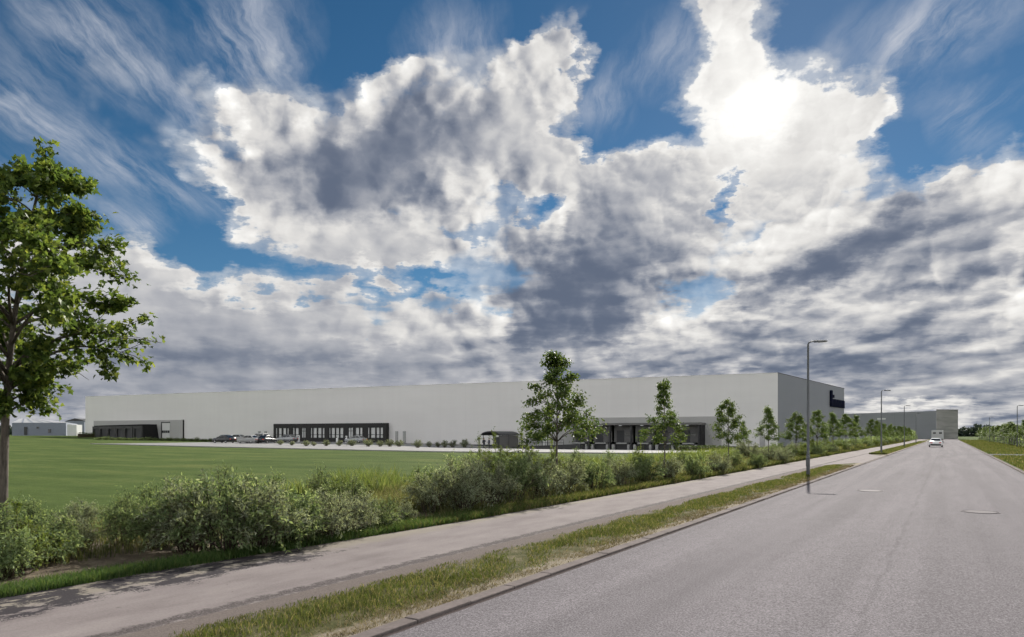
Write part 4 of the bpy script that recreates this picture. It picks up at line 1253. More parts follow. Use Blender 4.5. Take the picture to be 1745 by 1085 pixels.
# ------------------------------------------------------------------ yard furniture, shelter, people
def make_person(label, loc, rz, arms, coat, legs, stride=.0):
    """standing figure grown from one skeleton"""
    r = thing('person', label, 'person', loc, None)
    def skin(name, V, E, R, mat, root=0, sub=1):
        me = bpy.data.meshes.new(name); me.from_pydata(V, E, [])
        o = link(name, me, mat, r)
        s = o.modifiers.new('skin', 'SKIN'); s.use_smooth_shade = True
        for i, q in enumerate(R):
            d = me.skin_vertices[0].data[i]; d.radius = (q, q) if not hasattr(q, '__len__') else q
            d.use_root = (i == root)
        u = o.modifiers.new('sub', 'SUBSURF'); u.levels = sub; u.render_levels = sub
        return o
    V = [(0, 0, .98), (0, .01, 1.15), (0, .0, 1.36), (0, .01, 1.47), (0, -.01, 1.56), (0, -.02, 1.64), (0, -.01, 1.72)]
    R = [(.11, .08), (.10, .07), (.13, .08), (.065, .065), (.085, .095), (.095, .115), (.07, .085)]
    E = [(0, 1), (1, 2), (2, 3), (3, 4), (4, 5), (5, 6)]
    for sx in (-1, 1):
        st = stride * sx
        b = len(V); V += [(sx * .10, 0, .88), (sx * .10, -st * .5, .50), (sx * .10, -st * .9 + .03, .10), (sx * .11, -st * .9 - .12, .05)]
        R += [(.07, .07), (.05, .052), (.038, .042), (.035, .03)]; E += [(0, b), (b, b + 1), (b + 1, b + 2), (b + 2, b + 3)]
        ex, ey, ez = arms[sx]
        b = len(V); sh = (sx * .19, .0, 1.38); el = (sx * .24, .03, 1.10); ha = (sx * (.22 + ex), -.06 + ey, .86 + ez)
        V += [sh, el, ha]; R += [(.042, .042), (.034, .034), (.027, .027)]; E += [(2, b), (b, b + 1), (b + 1, b + 2)]
        hd = (Vector(ha) - Vector(el)).normalized()
        pm = tuple(Vector(ha) + hd * .06); p = len(V); V.append(pm); R.append((.038, .018)); E.append((b + 2, p))
        for q, ln in enumerate((.075, .085, .08, .065)):
            a = len(V); o_ = Vector((0, (q - 1.5) * .019, 0))
            V += [tuple(Vector(pm) + o_ + hd * .04), tuple(Vector(pm) + o_ + hd * (.04 + ln) + Vector((-sx * .02, 0, 0)))]; R += [(.009, .009), (.007, .007)]; E += [(p, a), (a, a + 1)]
        a = len(V); V += [tuple(Vector(pm) + Vector((0, -.045, 0)) + hd * .01), tuple(Vector(pm) + Vector((0, -.06, 0)) + hd * .055)]; R += [(.011, .011), (.009, .009)]; E += [(p, a), (a, a + 1)]
    skin('body', V, E, R, 'skin')
    # coat
    V2 = [(0, 0, .74), (0, .01, 1.10), (0, 0, 1.37), (0, .005, 1.50)]; R2 = [(.20, .155), (.175, .135), (.20, .14), (.09, .09)]; E2 = [(0, 1), (1, 2), (2, 3)]
    for sx in (-1, 1):
        ex, ey, ez = arms[sx]; b = len(V2)
        V2 += [(sx * .20, 0, 1.38), (sx * .245, .03, 1.10), (sx * (.22 + ex), -.06 + ey, .845 + ez)]; R2 += [(.075, .075), (.062, .062), (.052, .052)]; E2 += [(2, b), (b, b + 1), (b + 1, b + 2)]
    skin('jacket', V2, E2, R2, coat)
    V3 = [(0, 0, .98)]; R3 = [(.16, .125)]; E3 = []
    for sx in (-1, 1):
        st = stride * sx; b = len(V3)
        V3 += [(sx * .10, 0, .86), (sx * .10, -st * .5, .50), (sx * .10, -st * .9 + .03, .03)]; R3 += [(.11, .11), (.085, .088), (.075, .08)]; E3 += [(0, b), (b, b + 1), (b + 1, b + 2)]
    skin('trousers', V3, E3, R3, legs)
    for sx in (-1, 1):
        st = stride * sx
        mb = MB(); c = (sx * .10 + r.location.x, -st * .9 + r.location.y, r.location.z)
        mb.prism([(c[0] - .045, c[1] - .19, c[2]), (c[0] + .045, c[1] - .19, c[2]), (c[0] + .045, c[1] + .09, c[2]), (c[0] - .045, c[1] + .09, c[2])], [(c[0] - .035, c[1] - .15, c[2] + .06), (c[0] + .035, c[1] - .15, c[2] + .06), (c[0] + .04, c[1] + .07, c[2] + .10), (c[0] - .04, c[1] + .07, c[2] + .10)])
        mb.build('shoe', 'black_metal', r, bevel=.015)
    me = bpy.data.meshes.new('hair'); bm = bmesh.new(); bmesh.ops.create_uvsphere(bm, u_segments=14, v_segments=9, radius=1)
    for v in bm.verts:
        v.co = Vector((v.co.x * .092, v.co.y * .110 + .008, max(v.co.z, -.2) * .095 + 1.70))
        if v.co.y < -.05 and v.co.z < 1.715: v.co.y = -.05
    bm.to_mesh(me); bm.free(); me.shade_smooth(); link('hair', me, 'hair', r)
    mb = MB(); c = r.location
    mb.prism([(c.x - .016, c.y - .10, c.z + 1.595), (c.x + .016, c.y - .10, c.z + 1.595), (c.x + .008, c.y - .09, c.z + 1.65), (c.x - .008, c.y - .09, c.z + 1.65)], [(c.x - .006, c.y - .132, c.z + 1.60), (c.x + .006, c.y - .132, c.z + 1.60), (c.x + .004, c.y - .10, c.z + 1.648), (c.x - .004, c.y - .10, c.z + 1.648)])
    mb.build('nose', 'skin', r)
    for sx in (-1, 1):
        mb = MB(); mb.disc((c.x + sx * .034, c.y - .104, c.z + 1.647), (0, 1, 0), .011, .02, 10); mb.build('eye', 'black_metal', r)
    mb = MB(); mb.box(c.x - .022, c.x + .022, c.y - .106, c.y - .09, c.z + 1.568, c.z + 1.576); mb.build('mouth', 'lens_red', r)
    r.rotation_euler = (0, 0, rz)
    return r
def make_bike(label, loc, rz):
    r = thing('bicycle', label, 'bicycle', (0, 0, 0))
    for y in (-.52, .52):
        w = thing('wheel', None, None, (0, y, .34)); w.parent = r
        mb = MB(); mb.ring((0, 0, 0), (1, 0, 0), .315, .022, 24, 6); o = mb.build('tyre', 'rubber', None); o.parent = w
        mb = MB()
        for q in range(8):
            a = q * PI / 8; mb.tube([(0, math.cos(a) * .30, math.sin(a) * .30), (0, -math.cos(a) * .30, -math.sin(a) * .30)], .004, 4)
        o = mb.build('rim', 'alloy', None); o.parent = w
    bb, se, hd, rw, fw = (0, .05, .30), (0, .22, .82), (0, -.36, .82), (0, .52, .34), (0, -.52, .34)
    mb = MB()
    for a, b in ((bb, se), (bb, hd), ((0, .19, .74), (0, -.37, .76)), (bb, rw), ((0, .18, .70), rw), (hd, fw)): mb.tube([a, b], .016, 6)
    mb.build('frame', 'dark_paint', r)
    mb = MB(); mb.prism([(-.07, .10, .84), (.07, .10, .84), (.09, .34, .84), (-.09, .34, .84)], [(-.03, .08, .88), (.03, .08, .88), (.07, .34, .89), (-.07, .34, .89)]); mb.build('saddle', 'rubber', r, bevel=.01)
    mb = MB(); mb.tube([hd, (0, -.38, .98)], .014, 6); mb.tube([(-.28, -.24, 1.0), (-.2, -.36, 1.0), (.2, -.36, 1.0), (.28, -.24, 1.0)], .013, 6); mb.build('handlebar', 'dark_paint', r)
    r.location = loc; r.rotation_euler = (0, 0, rz)
def make_yard_things():
    # bicycle shelter with a barrel roof, its open end to the viewer
    dep = 122
    x, y = depth_pt(836, dep); s0, n0 = hall_sn(x, y)
    zg = gz(x, y) + .03
    r = thing('bicycle_shelter', 'dark grey barrel-roofed bicycle shelter standing in the yard', 'shelter', (x, y, zg))
    hw, DP, ze, zt = 1.55, 7.6, 2.25, 2.95
    arc = [(math.cos(PI * q / 12), math.sin(PI * q / 12)) for q in range(13)]
    mb = MB()
    lo = [H(s0 + c * (hw + .22), n0 + .35, zg + ze + sn * (zt - ze)) for c, sn in arc] ; hi = [H(s0 + c * (hw + .10), n0 + .35, zg + ze - .02 + sn * (zt - ze - .12)) for c, sn in arc]
    lo2 = [H(s0 + c * (hw + .22), n0 - DP - .2, zg + ze + sn * (zt - ze)) for c, sn in arc]; hi2 = [H(s0 + c * (hw + .10), n0 - DP - .2, zg + ze - .02 + sn * (zt - ze - .12)) for c, sn in arc]
    mb.prism(lo + hi[::-1], lo2 + hi2[::-1]); mb.build('roof', 'dark_grey', r)
    for sgn in (-1, 1):
        for dn in (0, -DP / 2, -DP):
            mb = MB(); p = H(s0 + sgn * (hw - .05), n0 + dn - .1, 0); mb.tube([(p[0], p[1], zg - .1), (p[0], p[1], zg + ze)], .06, 8); mb.build('post', 'black_metal', r)
    mb = MB(); wbox(mb, s0 - hw + .03, s0 - hw + .07, n0 - DP + .0, n0 - .2, zg + .12, zg + ze - .05); mb.build('side_panel', 'dock_grey', r)
    mb = MB(); wbox(mb, s0 - hw + .1, s0 + hw - .1, n0 - DP - .05, n0 - DP, zg + .12, zg + ze - .05); mb.build('back_panel', 'white_metal', r)
    mb = MB(); wbox(mb, s0 - hw + .1, s0 - hw + 1.1, n0 - .5, n0 - .42, zg + .12, zg + ze - .3); mb.build('end_panel', 'dark_grey', r)
    # two people and a bicycle at its open end
    a = math.atan2(EN.y, EN.x) + PI / 2
    def at(ds, dn): p = H(s0 + ds, n0 + dn, 0); return (p[0], p[1], gz(p[0], p[1]) + .036)
    make_person('person in dark jacket and jeans at the open end of the shelter, farther left', at(1.0, .6), a + .7, {-1: (0, -.02, 0), 1: (.02, -.22, .22)}, 'dark_cloth', 'denim', .04)
    make_person('person in dark clothes standing beside the other, nearer the shelter wall', at(.22, .25), a - .6, {-1: (.02, -.2, .2), 1: (0, 0, 0)}, 'denim', 'dark_cloth', .06)
    make_bike('dark bicycle parked inside the barrel-roofed shelter', at(-.55, -.2), a + .35)
    # railing and low black wall running to the docks
    x0, y0 = depth_pt(884, 121); x1, y1 = depth_pt(960, 117)
    r = thing('railing', 'dark tube railing between the bicycle shelter and the loading bays', 'railing', (x0, y0, gz(x0, y0)))
    n = 6
    for i in range(n):
        t = i / (n - 1); x, y = lerp(x0, x1, t), lerp(y0, y1, t); mb = MB(); mb.tube([(x, y, -.2), (x, y, 1.12)], .04, 6); mb.build('post', 'black_metal', r)
    for z in (1.12, .62):
        mb = MB(); mb.tube([(x0, y0, z), (x1, y1, z)], .04, 6); mb.build('rail', 'black_metal', r)
    x0, y0 = depth_pt(884, 106); x1, y1 = depth_pt(987, 103)
    r = MB(); d = Vector((x1 - x0, y1 - y0)).normalized(); nn = Vector((-d.y, d.x)) * .3
    r.prism([(x0, y0, -.6), (x1, y1, -.6), (x1 + nn.x, y1 + nn.y, -.6), (x0 + nn.x, y0 + nn.y, -.6)], [(x0, y0, .22), (x1, y1, .62), (x1 + nn.x, y1 + nn.y, .62), (x0 + nn.x, y0 + nn.y, .22)])
    tag(r.build('ramp_wall', 'black_metal', bevel=.02), 'low black ramp wall rising towards the loading bays', 'wall')
    # pale information pillars in pairs
    for i, (px, lb) in enumerate(((441.5, 'slim pale pillar left of the office front, nearer the parked cars'), (452, 'slim pale pillar left of the office front, nearer its black frame'),
                                  (675.5, 'slim pale pillar right of the office front, nearer its black frame'), (688.5, 'slim pale pillar right of the office front, farther from its frame'))):
        dep = wall_s(px, 3)[1]; x, y = depth_pt(px, dep); z = gz(x, y)
        o = thing('pillar', lb, 'pillar', (x, y, z), 'pale pillars beside the office front')
        ht = EYE + (HY - 734.5) * dep / FPX - z
        mb = MB(); mb.box(x - .28, x + .28, y - .14, y + .14, z, z + ht); mb.build('slab', 'bumper_grey', o, bevel=.02)
        mb = MB(); mb.box(x - .34, x + .34, y - .2, y + .2, z - .1, z + .12); mb.build('foot', 'dark_grey', o, bevel=.02)
    # white charging posts by the office
    for px, lb in ((508.5, 'white waist-high post before the first glazed office door'), (574, 'white waist-high post before the middle office windows'), (589.5, 'white waist-high post left of the second glazed office door')):
        dep = wall_s(px, 4.5)[1]; x, y = depth_pt(px, dep); z = gz(x, y)
        o = thing('charging_post', lb, 'post', (x, y, z), 'white posts before the office')
        mb = MB(); mb.box(x - .2, x + .2, y - .12, y + .12, z, z + 1.35); mb.build('column', 'white_paint', o, bevel=.04)
        mb = MB(); p = (x - EN.x * -.0, y); mb.box(x - .13, x + .13, y - .135, y - .123, z + .95, z + 1.22); mb.build('panel', 'dark_glass', o)

# ------------------------------------------------------------------ vegetation
ORD = ['zeroth', 'first', 'second', 'third', 'fourth', 'fifth', 'sixth', 'seventh', 'eighth', 'ninth', 'tenth', 'eleventh', 'twelfth', 'thirteenth', 'fourteenth', 'fifteenth', 'sixteenth',
       'seventeenth', 'eighteenth', 'nineteenth', 'twentieth', 'twenty-first', 'twenty-second', 'twenty-third', 'twenty-fourth', 'twenty-fifth', 'twenty-sixth', 'twenty-seventh', 'twenty-eighth', 'twenty-ninth', 'thirtieth']
TX = -11.1
def make_trees():
    # large maple at the left edge
    x, y = depth_pt(3, 11.2)
    def lop(az, t): return 1.0
    maple_prof = [(0, .32), (.08, .58), (.16, .92), (.24, 1.35), (.30, 1.78), (.36, 1.55), (.45, 1.15), (.58, 1.48), (.66, 1.25), (.74, .78), (.84, .66), (.92, .50), (1.0, .38)]
    make_tree('maple_tree', 'large leafy maple at the left edge, by far the nearest tree', 11, (x, y, 0), 6.28, 2.35, maple_prof, 58, .080, 36, .070, .088, MAPLE, 'maple_leaf', lean=(.62, .25), twigs=11, rise=.42)
    # young trees along the bed: four shapes, then repeats
    prof = [(0, .85), (.12, 1.0), (.3, .95), (.45, .85), (.6, .62), (.75, .42), (.88, .25), (1, .12)]
    prof2 = [(0, .70), (.15, .85), (.3, .62), (.42, .70), (.55, .42), (.7, .26), (1, .10)]
    prof3 = [(0, .95), (.2, 1.05), (.45, .85), (.7, .6), (.85, .35), (1, .12)]
    row = [948, 1132, 1241, 1309, 1356, 1392, 1419, 1441, 1458, 1484, 1494]
    tops = {948: 600, 1132: 646, 1241: 682, 1309: 692, 1356: 703, 1392: 699, 1419: 702, 1441: 706, 1458: 706, 1484: 714, 1494: 716}
    protos = []
    place = []
    for px in row:
        X, Y, t = row_pt(px, TX); place.append((X, Y, EYE + (HY - tops[px]) * t / FPX))
    yy = place[-1][1]
    while yy < 285 and len(place) < 24:
        yy += 10.4; place.append((TX + random.uniform(-.3, .3), yy, random.uniform(3.9, 4.6)))
    spec = [(31, prof, 30, 15, .06, 1.9), (7, prof2, 26, 14, .055, 1.65), (19, prof3, 24, 14, .06, 1.65), (23, prof2, 24, 13, .06, 1.65)]
    G = 'young street trees in the row left of the road'
    for i, (X, Y, h) in enumerate(place):
        lb = f'young street tree left of the road, {ORD[i + 1]} along the row after the large maple'
        if i < 4:
            sd, pf, nl, per, spr, bare = spec[i]
            pf = [(a, b * (1.06 if i == 0 else .95)) for a, b in pf]
            o = make_tree('young_tree', lb, sd, (X, Y, 0), h, bare, pf, nl, .042 if i == 0 else .034, int(per * 2.4), spr * 1.4, .086, OAKL, 'oak_leaf', G, twigs=9, rise=.55, wob=.015)
            if i == 0: o.rotation_euler = (0, 0, 2.6)
            protos.append((o, h))
        else:
            p, ph = protos[(i * 7 + 1) % 4] if i > 4 else protos[2]
            s = h / ph
            dup(p, (X, Y, 0), i * 1.9 + .7, (s * random.uniform(1.0, 1.2), s * random.uniform(1.0, 1.2), s), lb, G)
    # slim sapling behind the third young tree
    x, y, t = row_pt(1266, -15.5)
    p, ph = protos[1]; s = (EYE + (HY - 716) * t / FPX) / ph
    dup(p, (x, y, 0), 2.2, (s * .9, s * .9, s), 'slim sapling set back just right of the third young tree of the row', 'saplings set back from the row')
    # row right of the road
    yy = 128; i = 0
    rn = random.Random(5)
    G2 = 'small trees in the row right of the road'
    while yy < 335 and i < 30:
        p, ph = protos[rn.choice((1, 2, 3, 3))]; s = rn.uniform(3.5, 4.6) / ph; i += 1
        w = s * rn.uniform(1.35, 1.8)
        dup(p, (10.6 + rn.uniform(-.5, .7), yy, -.02), rn.uniform(0, 6), (w, w, s), f'small tree right of the road, {ORD[i]} in its row from the nearest', G2)
        yy += rn.uniform(6.0, 8.0)

def make_shrubs():
    rn = random.Random(12)
    kinds = {'grey': make_shrub(1, 'shrub_leaf_grey', .050, 44, 9), 'green': make_shrub(2, 'shrub_leaf_green', .058, 42, 9, .09), 'loose': make_shrub(3, 'shrub_leaf_green', .052, 30, 7, .16),
             'pale': make_shrub(4, 'shrub_leaf_grey', .045, 50, 9), 'bright': make_shrub(5, 'shrub_leaf_bright', .06, 40, 9, .05)}
    used = set()
    spots = []      # (x, y, height, width factor, kind)
    def s(px, by, ty, kind, wf=1.0):
        x, y = ground_pt(px, by); dep = FPX * EYE / (by - HY)
        spots.append((x, y, (by - ty) / FPX * dep * .98, wf, kind))
    for a in ((-40, 975, 850, 'green'), (10, 985, 895, 'green'), (32, 970, 885, 'bright'), (85, 955, 872, 'green'), (125, 945, 872, 'pale', .8), (45, 905, 845, 'green'), (140, 895, 850, 'grey'), (205, 930, 838, 'loose', .75), (222, 905, 842, 'green', .8),
              (275, 932, 822, 'green', .8), (330, 938, 812, 'grey', .9), (300, 892, 808, 'green', .8), (385, 942, 802, 'green', .85), (375, 890, 795, 'loose', .8), (438, 938, 815, 'grey', .9), (440, 895, 800, 'green', .8), (500, 928, 828, 'green', .9),
              (545, 875, 796, 'loose', .8), (555, 920, 835, 'pale', .9), (600, 868, 808, 'loose', .75), (600, 910, 838, 'pale', .95), (650, 900, 845, 'green', .9), (690, 888, 852, 'grey', .8),
              (738, 874, 800, 'grey', .9), (785, 872, 788, 'grey', .9), (725, 848, 795, 'green', .8), (832, 862, 782, 'pale', .9), (790, 840, 774, 'green', .9), (872, 852, 776, 'green', .9), (850, 822, 766, 'bright', 1.0), (915, 848, 778, 'grey', .9),
              (820, 815, 768, 'bright', .9), (895, 820, 764, 'bright', .9), (965, 842, 786, 'pale', .9), (985, 820, 770, 'loose', .9), (940, 812, 768, 'bright', .9), (1012, 836, 785, 'green', .9), (1055, 830, 782, 'pale', .9), (1040, 808, 770, 'loose', .9),
              (1095, 824, 776, 'green', .9), (1088, 803, 766, 'bright', .6), (1140, 820, 780, 'pale', .9), (1160, 803, 770, 'loose', .9), (1185, 814, 774, 'green', .9), (1225, 808, 772, 'pale', .9), (1250, 797, 768, 'loose', .9), (1290, 798, 772, 'green', .9), (1335, 790, 767, 'grey', .9)): s(*a)
    y = 54.0
    while y < 235:
        spots.append((-10.9 + rn.uniform(-.5, .3), y, rn.uniform(.75, 1.15), rn.uniform(.9, 1.25), rn.choice(('green', 'grey', 'loose', 'bright'))))
        spots.append((-12.6 + rn.uniform(-.8, .8), y + 1.4, rn.uniform(.9, 1.4), rn.uniform(.9, 1.3), rn.choice(('green', 'loose', 'bright', 'pale'))))
        y += rn.uniform(2.6, 3.6) * (1 + y / 160)
    look = {'grey': 'dense grey-green', 'green': 'leafy mid-green', 'loose': 'loose twiggy', 'pale': 'pale silvery', 'bright': 'bright yellow-green'}
    per = {}
    # the young trees cut the bed into stretches
    ty = [row_pt(px, TX)[1] for px in (948, 1132, 1241, 1309, 1356, 1392, 1419, 1441, 1458, 1484, 1494)]
    while ty[-1] < 300: ty.append(ty[-1] + 10.4)
    spots.sort(key=lambda q: q[1])
    tot = {}
    for x, y, h, wf, kind in spots:
        kk = (sum(1 for q in ty if q < y), 'front' if x > -11.9 else 'back', kind); tot[kk] = tot.get(kk, 0) + 1
    for x, y, h, wf, kind in spots:
        i = sum(1 for q in ty if q < y)
        front = 'front' if x > -11.9 else 'back'
        key = (i, front, kind); per[key] = per.get(key, 0) + 1
        where = ('before the first young tree' if i == 0 else f'past the {ORD[i]} young tree')
        nth = '' if tot[key] == 1 else f', {ORD[per[key]]} along'
        lb = f'{look[kind]} shrub, {front} of bed, {where}{nth}'
        p = kinds[kind]
        w = h * 1.0 * wf * 1.12
        if y < 22: w *= 1.0
        loc = (x, y, gz(x, y) - .02); rz = rn.uniform(0, 6.28)
        if kind not in used:
            used.add(kind); p.location = loc; p.rotation_euler = (0, 0, rz); p.scale = (w, w, h * (1.02 if y < 15 else 1.10)); p['label'] = lb
        else: dup(p, loc, rz, (w, w, h * (1.02 if y < 15 else 1.10)), lb)
    # planting in the yard before the hall
    G = 'planting in the yard before the hall'
    yard = [(477, 758, 9, 1.3), (497, 759, 8, 1.2), (522, 760, 10, 1.5), (534, 760, 8, 1.2), (555, 760, 11, 1.3), (578, 760, 10, 1.2), (600, 760, 12, 1.5), (627, 761, 13, 1.4), (647, 761, 11, 1.2), (664, 761, 13, 1.3), (680, 761, 12, 1.3),
            (711, 763, 14, 1.25), (731, 762, 11, .9), (746, 762, 10, 1.0), (757, 762, 13, 1.1), (771, 762, 13, 1.1), (792, 763, 15, 1.15)]
    for i, (px, by, hp, wf) in enumerate(yard):
        dep = 104; x, y = depth_pt(px, dep)
        for _ in range(4):
            dep = FPX * (EYE - gz(x, y)) / (by - HY); x, y = depth_pt(px, dep)
        h = hp / FPX * dep
        dup(kinds[('grey', 'pale')[i % 2]], (x, y, gz(x, y)), i * 1.3, (h * wf * .8, h * wf * .8, h), f'round grey-green shrub in the yard, {ORD[i + 1]} from the black office end', G)
    G = 'ragged low hedge along the yard before the left docks'
    i = 0
    for px in list(range(168, 372, 12)) + [395, 408]:
        i += 1
        by = lerp(747.5, 752.5, (px - 168) / 200)
        dep = 140; x, y = depth_pt(px, dep)
        for _ in range(6):
            dep = lerp(dep, min(165, FPX * (EYE - gz(x, y)) / (by - HY)), .7); x, y = depth_pt(px, dep)
        h = rn.uniform(4.0, 7.5) / FPX * dep
        dup(kinds['green' if i % 3 else 'loose'], (x, y, gz(x, y)), i, (1.5, 1.5, h), f'low ragged hedge plant before the left docks, {ORD[i]} along', G)

    # clipped hedges
    def hedge(label, px0, px1, dep0, dep1, h, wd, name='hedge', seed=3, dens=260):
        rng = np.random.default_rng(seed)
        a = np.array(depth_pt(px0, dep0)); b = np.array(depth_pt(px1, dep1)); L = np.linalg.norm(b - a)
        z = gz(*((a + b) / 2))
        root = thing(name, label, 'hedge', (*a, z))
        d = (b - a) / L; n = np.array([-d[1], d[0]])
        mb = MB(); q = [a + n * wd * .12, a - n * wd * .12, b - n * wd * .12, b + n * wd * .12]
        mb.prism([(*p, z - .1) for p in q], [(*p, z + h * .7) for p in q]); mb.build('stems', 'twig', root)
        N = int(dens * 2.2 * L)
        t = rng.uniform(0, 1, N) * L; w = rng.uniform(-.5, .5, N) * wd; hz = rng.uniform(0, 1, N) ** .7 * h * (1 + .08 * np.sin(t * 1.7))
        C = np.stack([d[0] * t + n[0] * w, d[1] * t + n[1] * w, hz], 1)
        out = unit(np.stack([n[0] * w, n[1] * w, (hz - h * .5)], 1) + rng.normal(0, .3, (N, 3)))
        link('foliage', leaves(rng, C, out, .11, OVAL), 'hedge_leaf', root)
    hedge('clipped dark green hedge in front of the right end of the loading bays', 1156, 1240, 92, 95, .72, 1.4, seed=4)
    hedge('dark hedge at the left end of the long hall', 133, 160, 168, 172, 1.1, 1.5, seed=6, dens=200)

def make_grass():
    rng = np.random.default_rng(77)
    def fill(n, fx, y0, y1, power=1.7):
        u = rng.uniform(0, 1, n) ** power
        y = y0 + (y1 - y0) * u
        x = fx(n, y)
        return np.stack([x, y], 1)
    # verge beside the kerb: clumpy, dry at the edges
    XY = fill(95000, lambda n, y: rng.uniform(-6.62, -5.22, n), 2.5, DRV0 - 4.5, 2.0)
    cl = np.sin(XY[:, 0] * 5.1 + 1.7 * np.sin(XY[:, 1] * 1.3)) * np.sin(XY[:, 1] * 2.3 + XY[:, 0] * 2) + .5 * np.sin(XY[:, 1] * .83 + 2)
    ctr = 1 - np.abs((XY[:, 0] + 5.98) / .62) ** 2
    keep = rng.uniform(-1.3, 1.0, len(XY)) < ctr * .95 + cl * 1.05 - .85
    XY = XY[keep]
    hgt = .052 * (1 + XY[:, 1] * .012) * np.clip(.6 + .6 * (1 - np.abs((XY[:, 0] + 5.98) / .7)), .4, 1.2)
    me = blades(rng, XY, np.full(len(XY), .004), hgt, .007 * (1 + XY[:, 1] * .075), .55)
    tag(link('verge_grass', me, 'verge_blade'), kind='stuff')
    XY = fill(26000, lambda n, y: -5.04 - np.abs(rng.normal(0, .30, n)), 2.5, DRV0 - 4.5, 2.0)
    cl = np.sin(XY[:, 1] * 3.1 + 2 * np.sin(XY[:, 0] * 9)) + np.sin(XY[:, 1] * 1.17)
    XY = XY[rng.uniform(-2, 2, len(XY)) < cl]
    me = blades(rng, XY, np.full(len(XY), .008), .034 * (1 + XY[:, 1] * .02), .006 * (1 + XY[:, 1] * .07), 1.6)
    tag(link('verge_straw', me, 'straw_blade'), kind='stuff')
    XY = fill(30000, lambda n, y: rng.uniform(-6.75, -5.2, n), DRV1 + 4, 230, 1.8)
    me = blades(rng, XY, np.full(len(XY), .004), np.full(len(XY), .14), np.full(len(XY), .05), .5)
    tag(link('verge_grass', me, 'verge_blade'), kind='stuff')
    # lusher strip between path and bed
    XY = fill(70000, lambda n, y: -9.5 - .35 * np.clip((14 - y) / 8, 0, 1) - np.abs(rng.normal(0, .5, n)), 2.5, 60, 1.8)
    edge = rng.uniform(0, 1, len(XY)) < .9
    XY = XY[edge]
    XY = XY[XY[:, 0] > np.where(XY[:, 1] < 9, -10.45, -11.2)]
    far = XY[:, 1] > 13.5 + rng.normal(0, 2.5, len(XY))
    for sel, m in ((~far, 'lush_blade'), (far, 'verge_blade')):
        q = XY[sel]
        me = blades(rng, q, np.full(len(q), .0), .10 + .003 * q[:, 1], .009 * (1 + q[:, 1] * .06), .5)
        tag(link('margin_grass', me, m), kind='stuff')
    XY = fill(26000, lambda n, y: -9.6 - np.abs(rng.normal(0, .6, n)), 58, 250, 1.7)
    me = blades(rng, XY, np.zeros(len(XY)), np.full(len(XY), .2), np.full(len(XY), .06), .5)
    tag(link('margin_grass', me, 'verge_blade'), kind='stuff')
    # weeds and long grass in the bed, between and behind the shrubs
    XY = fill(60000, lambda n, y: rng.uniform(-15.5, -10.75, n), 14.5, 75, 1.5)
    cl = np.sin(XY[:, 0] * 1.9 + XY[:, 1] * .7) + np.sin(XY[:, 1] * 1.37 - XY[:, 0])
    XY = XY[rng.uniform(-2, 2, len(XY)) < cl + .6]
    me = blades(rng, XY, np.zeros(len(XY)), .30 + .14 * np.sin(XY[:, 1] * .9 + XY[:, 0]), .016 * (1 + XY[:, 1] * .03), .45)
    tag(link('weeds', me, 'weed_blade'), kind='stuff')
    XY = fill(26000, lambda n, y: -15.2 - np.abs(rng.normal(0, 2.2, n)), 17, 80, 1.4)
    cl = np.sin(XY[:, 0] * .9 + XY[:, 1] * .45) + np.sin(XY[:, 1] * .83 - XY[:, 0])
    XY = XY[rng.uniform(-2, 2, len(XY)) < cl + .4]
    me = blades(rng, XY, np.full(len(XY), -.01), .55 + .22 * np.sin(XY[:, 1] * .7 + XY[:, 0]), .03 * (1 + XY[:, 1] * .02), .5)
    tag(link('weeds', me, 'lush_weed'), kind='stuff')
    XY = fill(9000, lambda n, y: rng.uniform(-16.0, -11.6, n), 4.5, 14.5, 1.0)
    me = blades(rng, XY, np.zeros(len(XY)), np.full(len(XY), .22), np.full(len(XY), .014), .5)
    tag(link('weeds', me, 'weed_blade'), kind='stuff')
    XY = fill(30000, lambda n, y: rng.uniform(-15.5, -10.6, n), 75, 260, 1.4)
    me = blades(rng, XY, np.zeros(len(XY)), np.full(len(XY), .55), np.full(len(XY), .10), .5)
    tag(link('weeds', me, 'weed_blade'), kind='stuff')
    # right-hand verge
    XY = fill(40000, lambda n, y: 3.62 + np.abs(rng.uniform(0, 7.0, n)), 46, 300, 1.5)
    XY = XY[(XY[:, 1] < 80.6) | (XY[:, 1] > 88.7)]
    me = blades(rng, XY, np.full(len(XY), -.01), np.full(len(XY), .16), np.full(len(XY), .06), .5)
    tag(link('roadside_grass', me, 'verge_blade'), kind='stuff')
    # undergrowth beneath the trees right of the road
    N = 60000
    y = 122 + (340 - 122) * rng.uniform(0, 1, N) ** 1.3; x = 10.3 + rng.gamma(2.0, 1.0, N)
    hz = rng.uniform(0, 1, N) * (.9 + .5 * np.sin(y * .35) + .4 * np.sin(y * .93 + x))
    C = np.stack([x, y, np.maximum(hz, .02)], 1)
    tag(link('undergrowth', leaves(rng, C, rng.normal(0, 1, (N, 3)), .30, OVAL), 'shrub_leaf_green'), kind='stuff')
    N = 42000
    y = 150 + (345 - 150) * rng.uniform(0, 1, N) ** .9; x = -10.6 - rng.gamma(2.2, 1.0, N)
    hz = rng.uniform(0, 1, N) * (.7 + .4 * np.sin(y * .31) + .35 * np.sin(y * .83 + x)) * (1 + (y - 150) / 90)
    C = np.stack([x, y, np.maximum(hz, .02)], 1)
    tag(link('undergrowth', leaves(rng, C, rng.normal(0, 1, (N, 3)), .32, OVAL), 'shrub_leaf_green'), kind='stuff')
    # far wood on the skyline
    N = 26000
    t = rng.uniform(0, 1, N)
    px = 1560 + 480 * t
    dep = 640 + 60 * rng.uniform(0, 1, N)
    X = dep * (FWD[0] + (px - CX) / FPX * RGT[0]); Y = dep * (FWD[1] + (px - CX) / FPX * RGT[1])
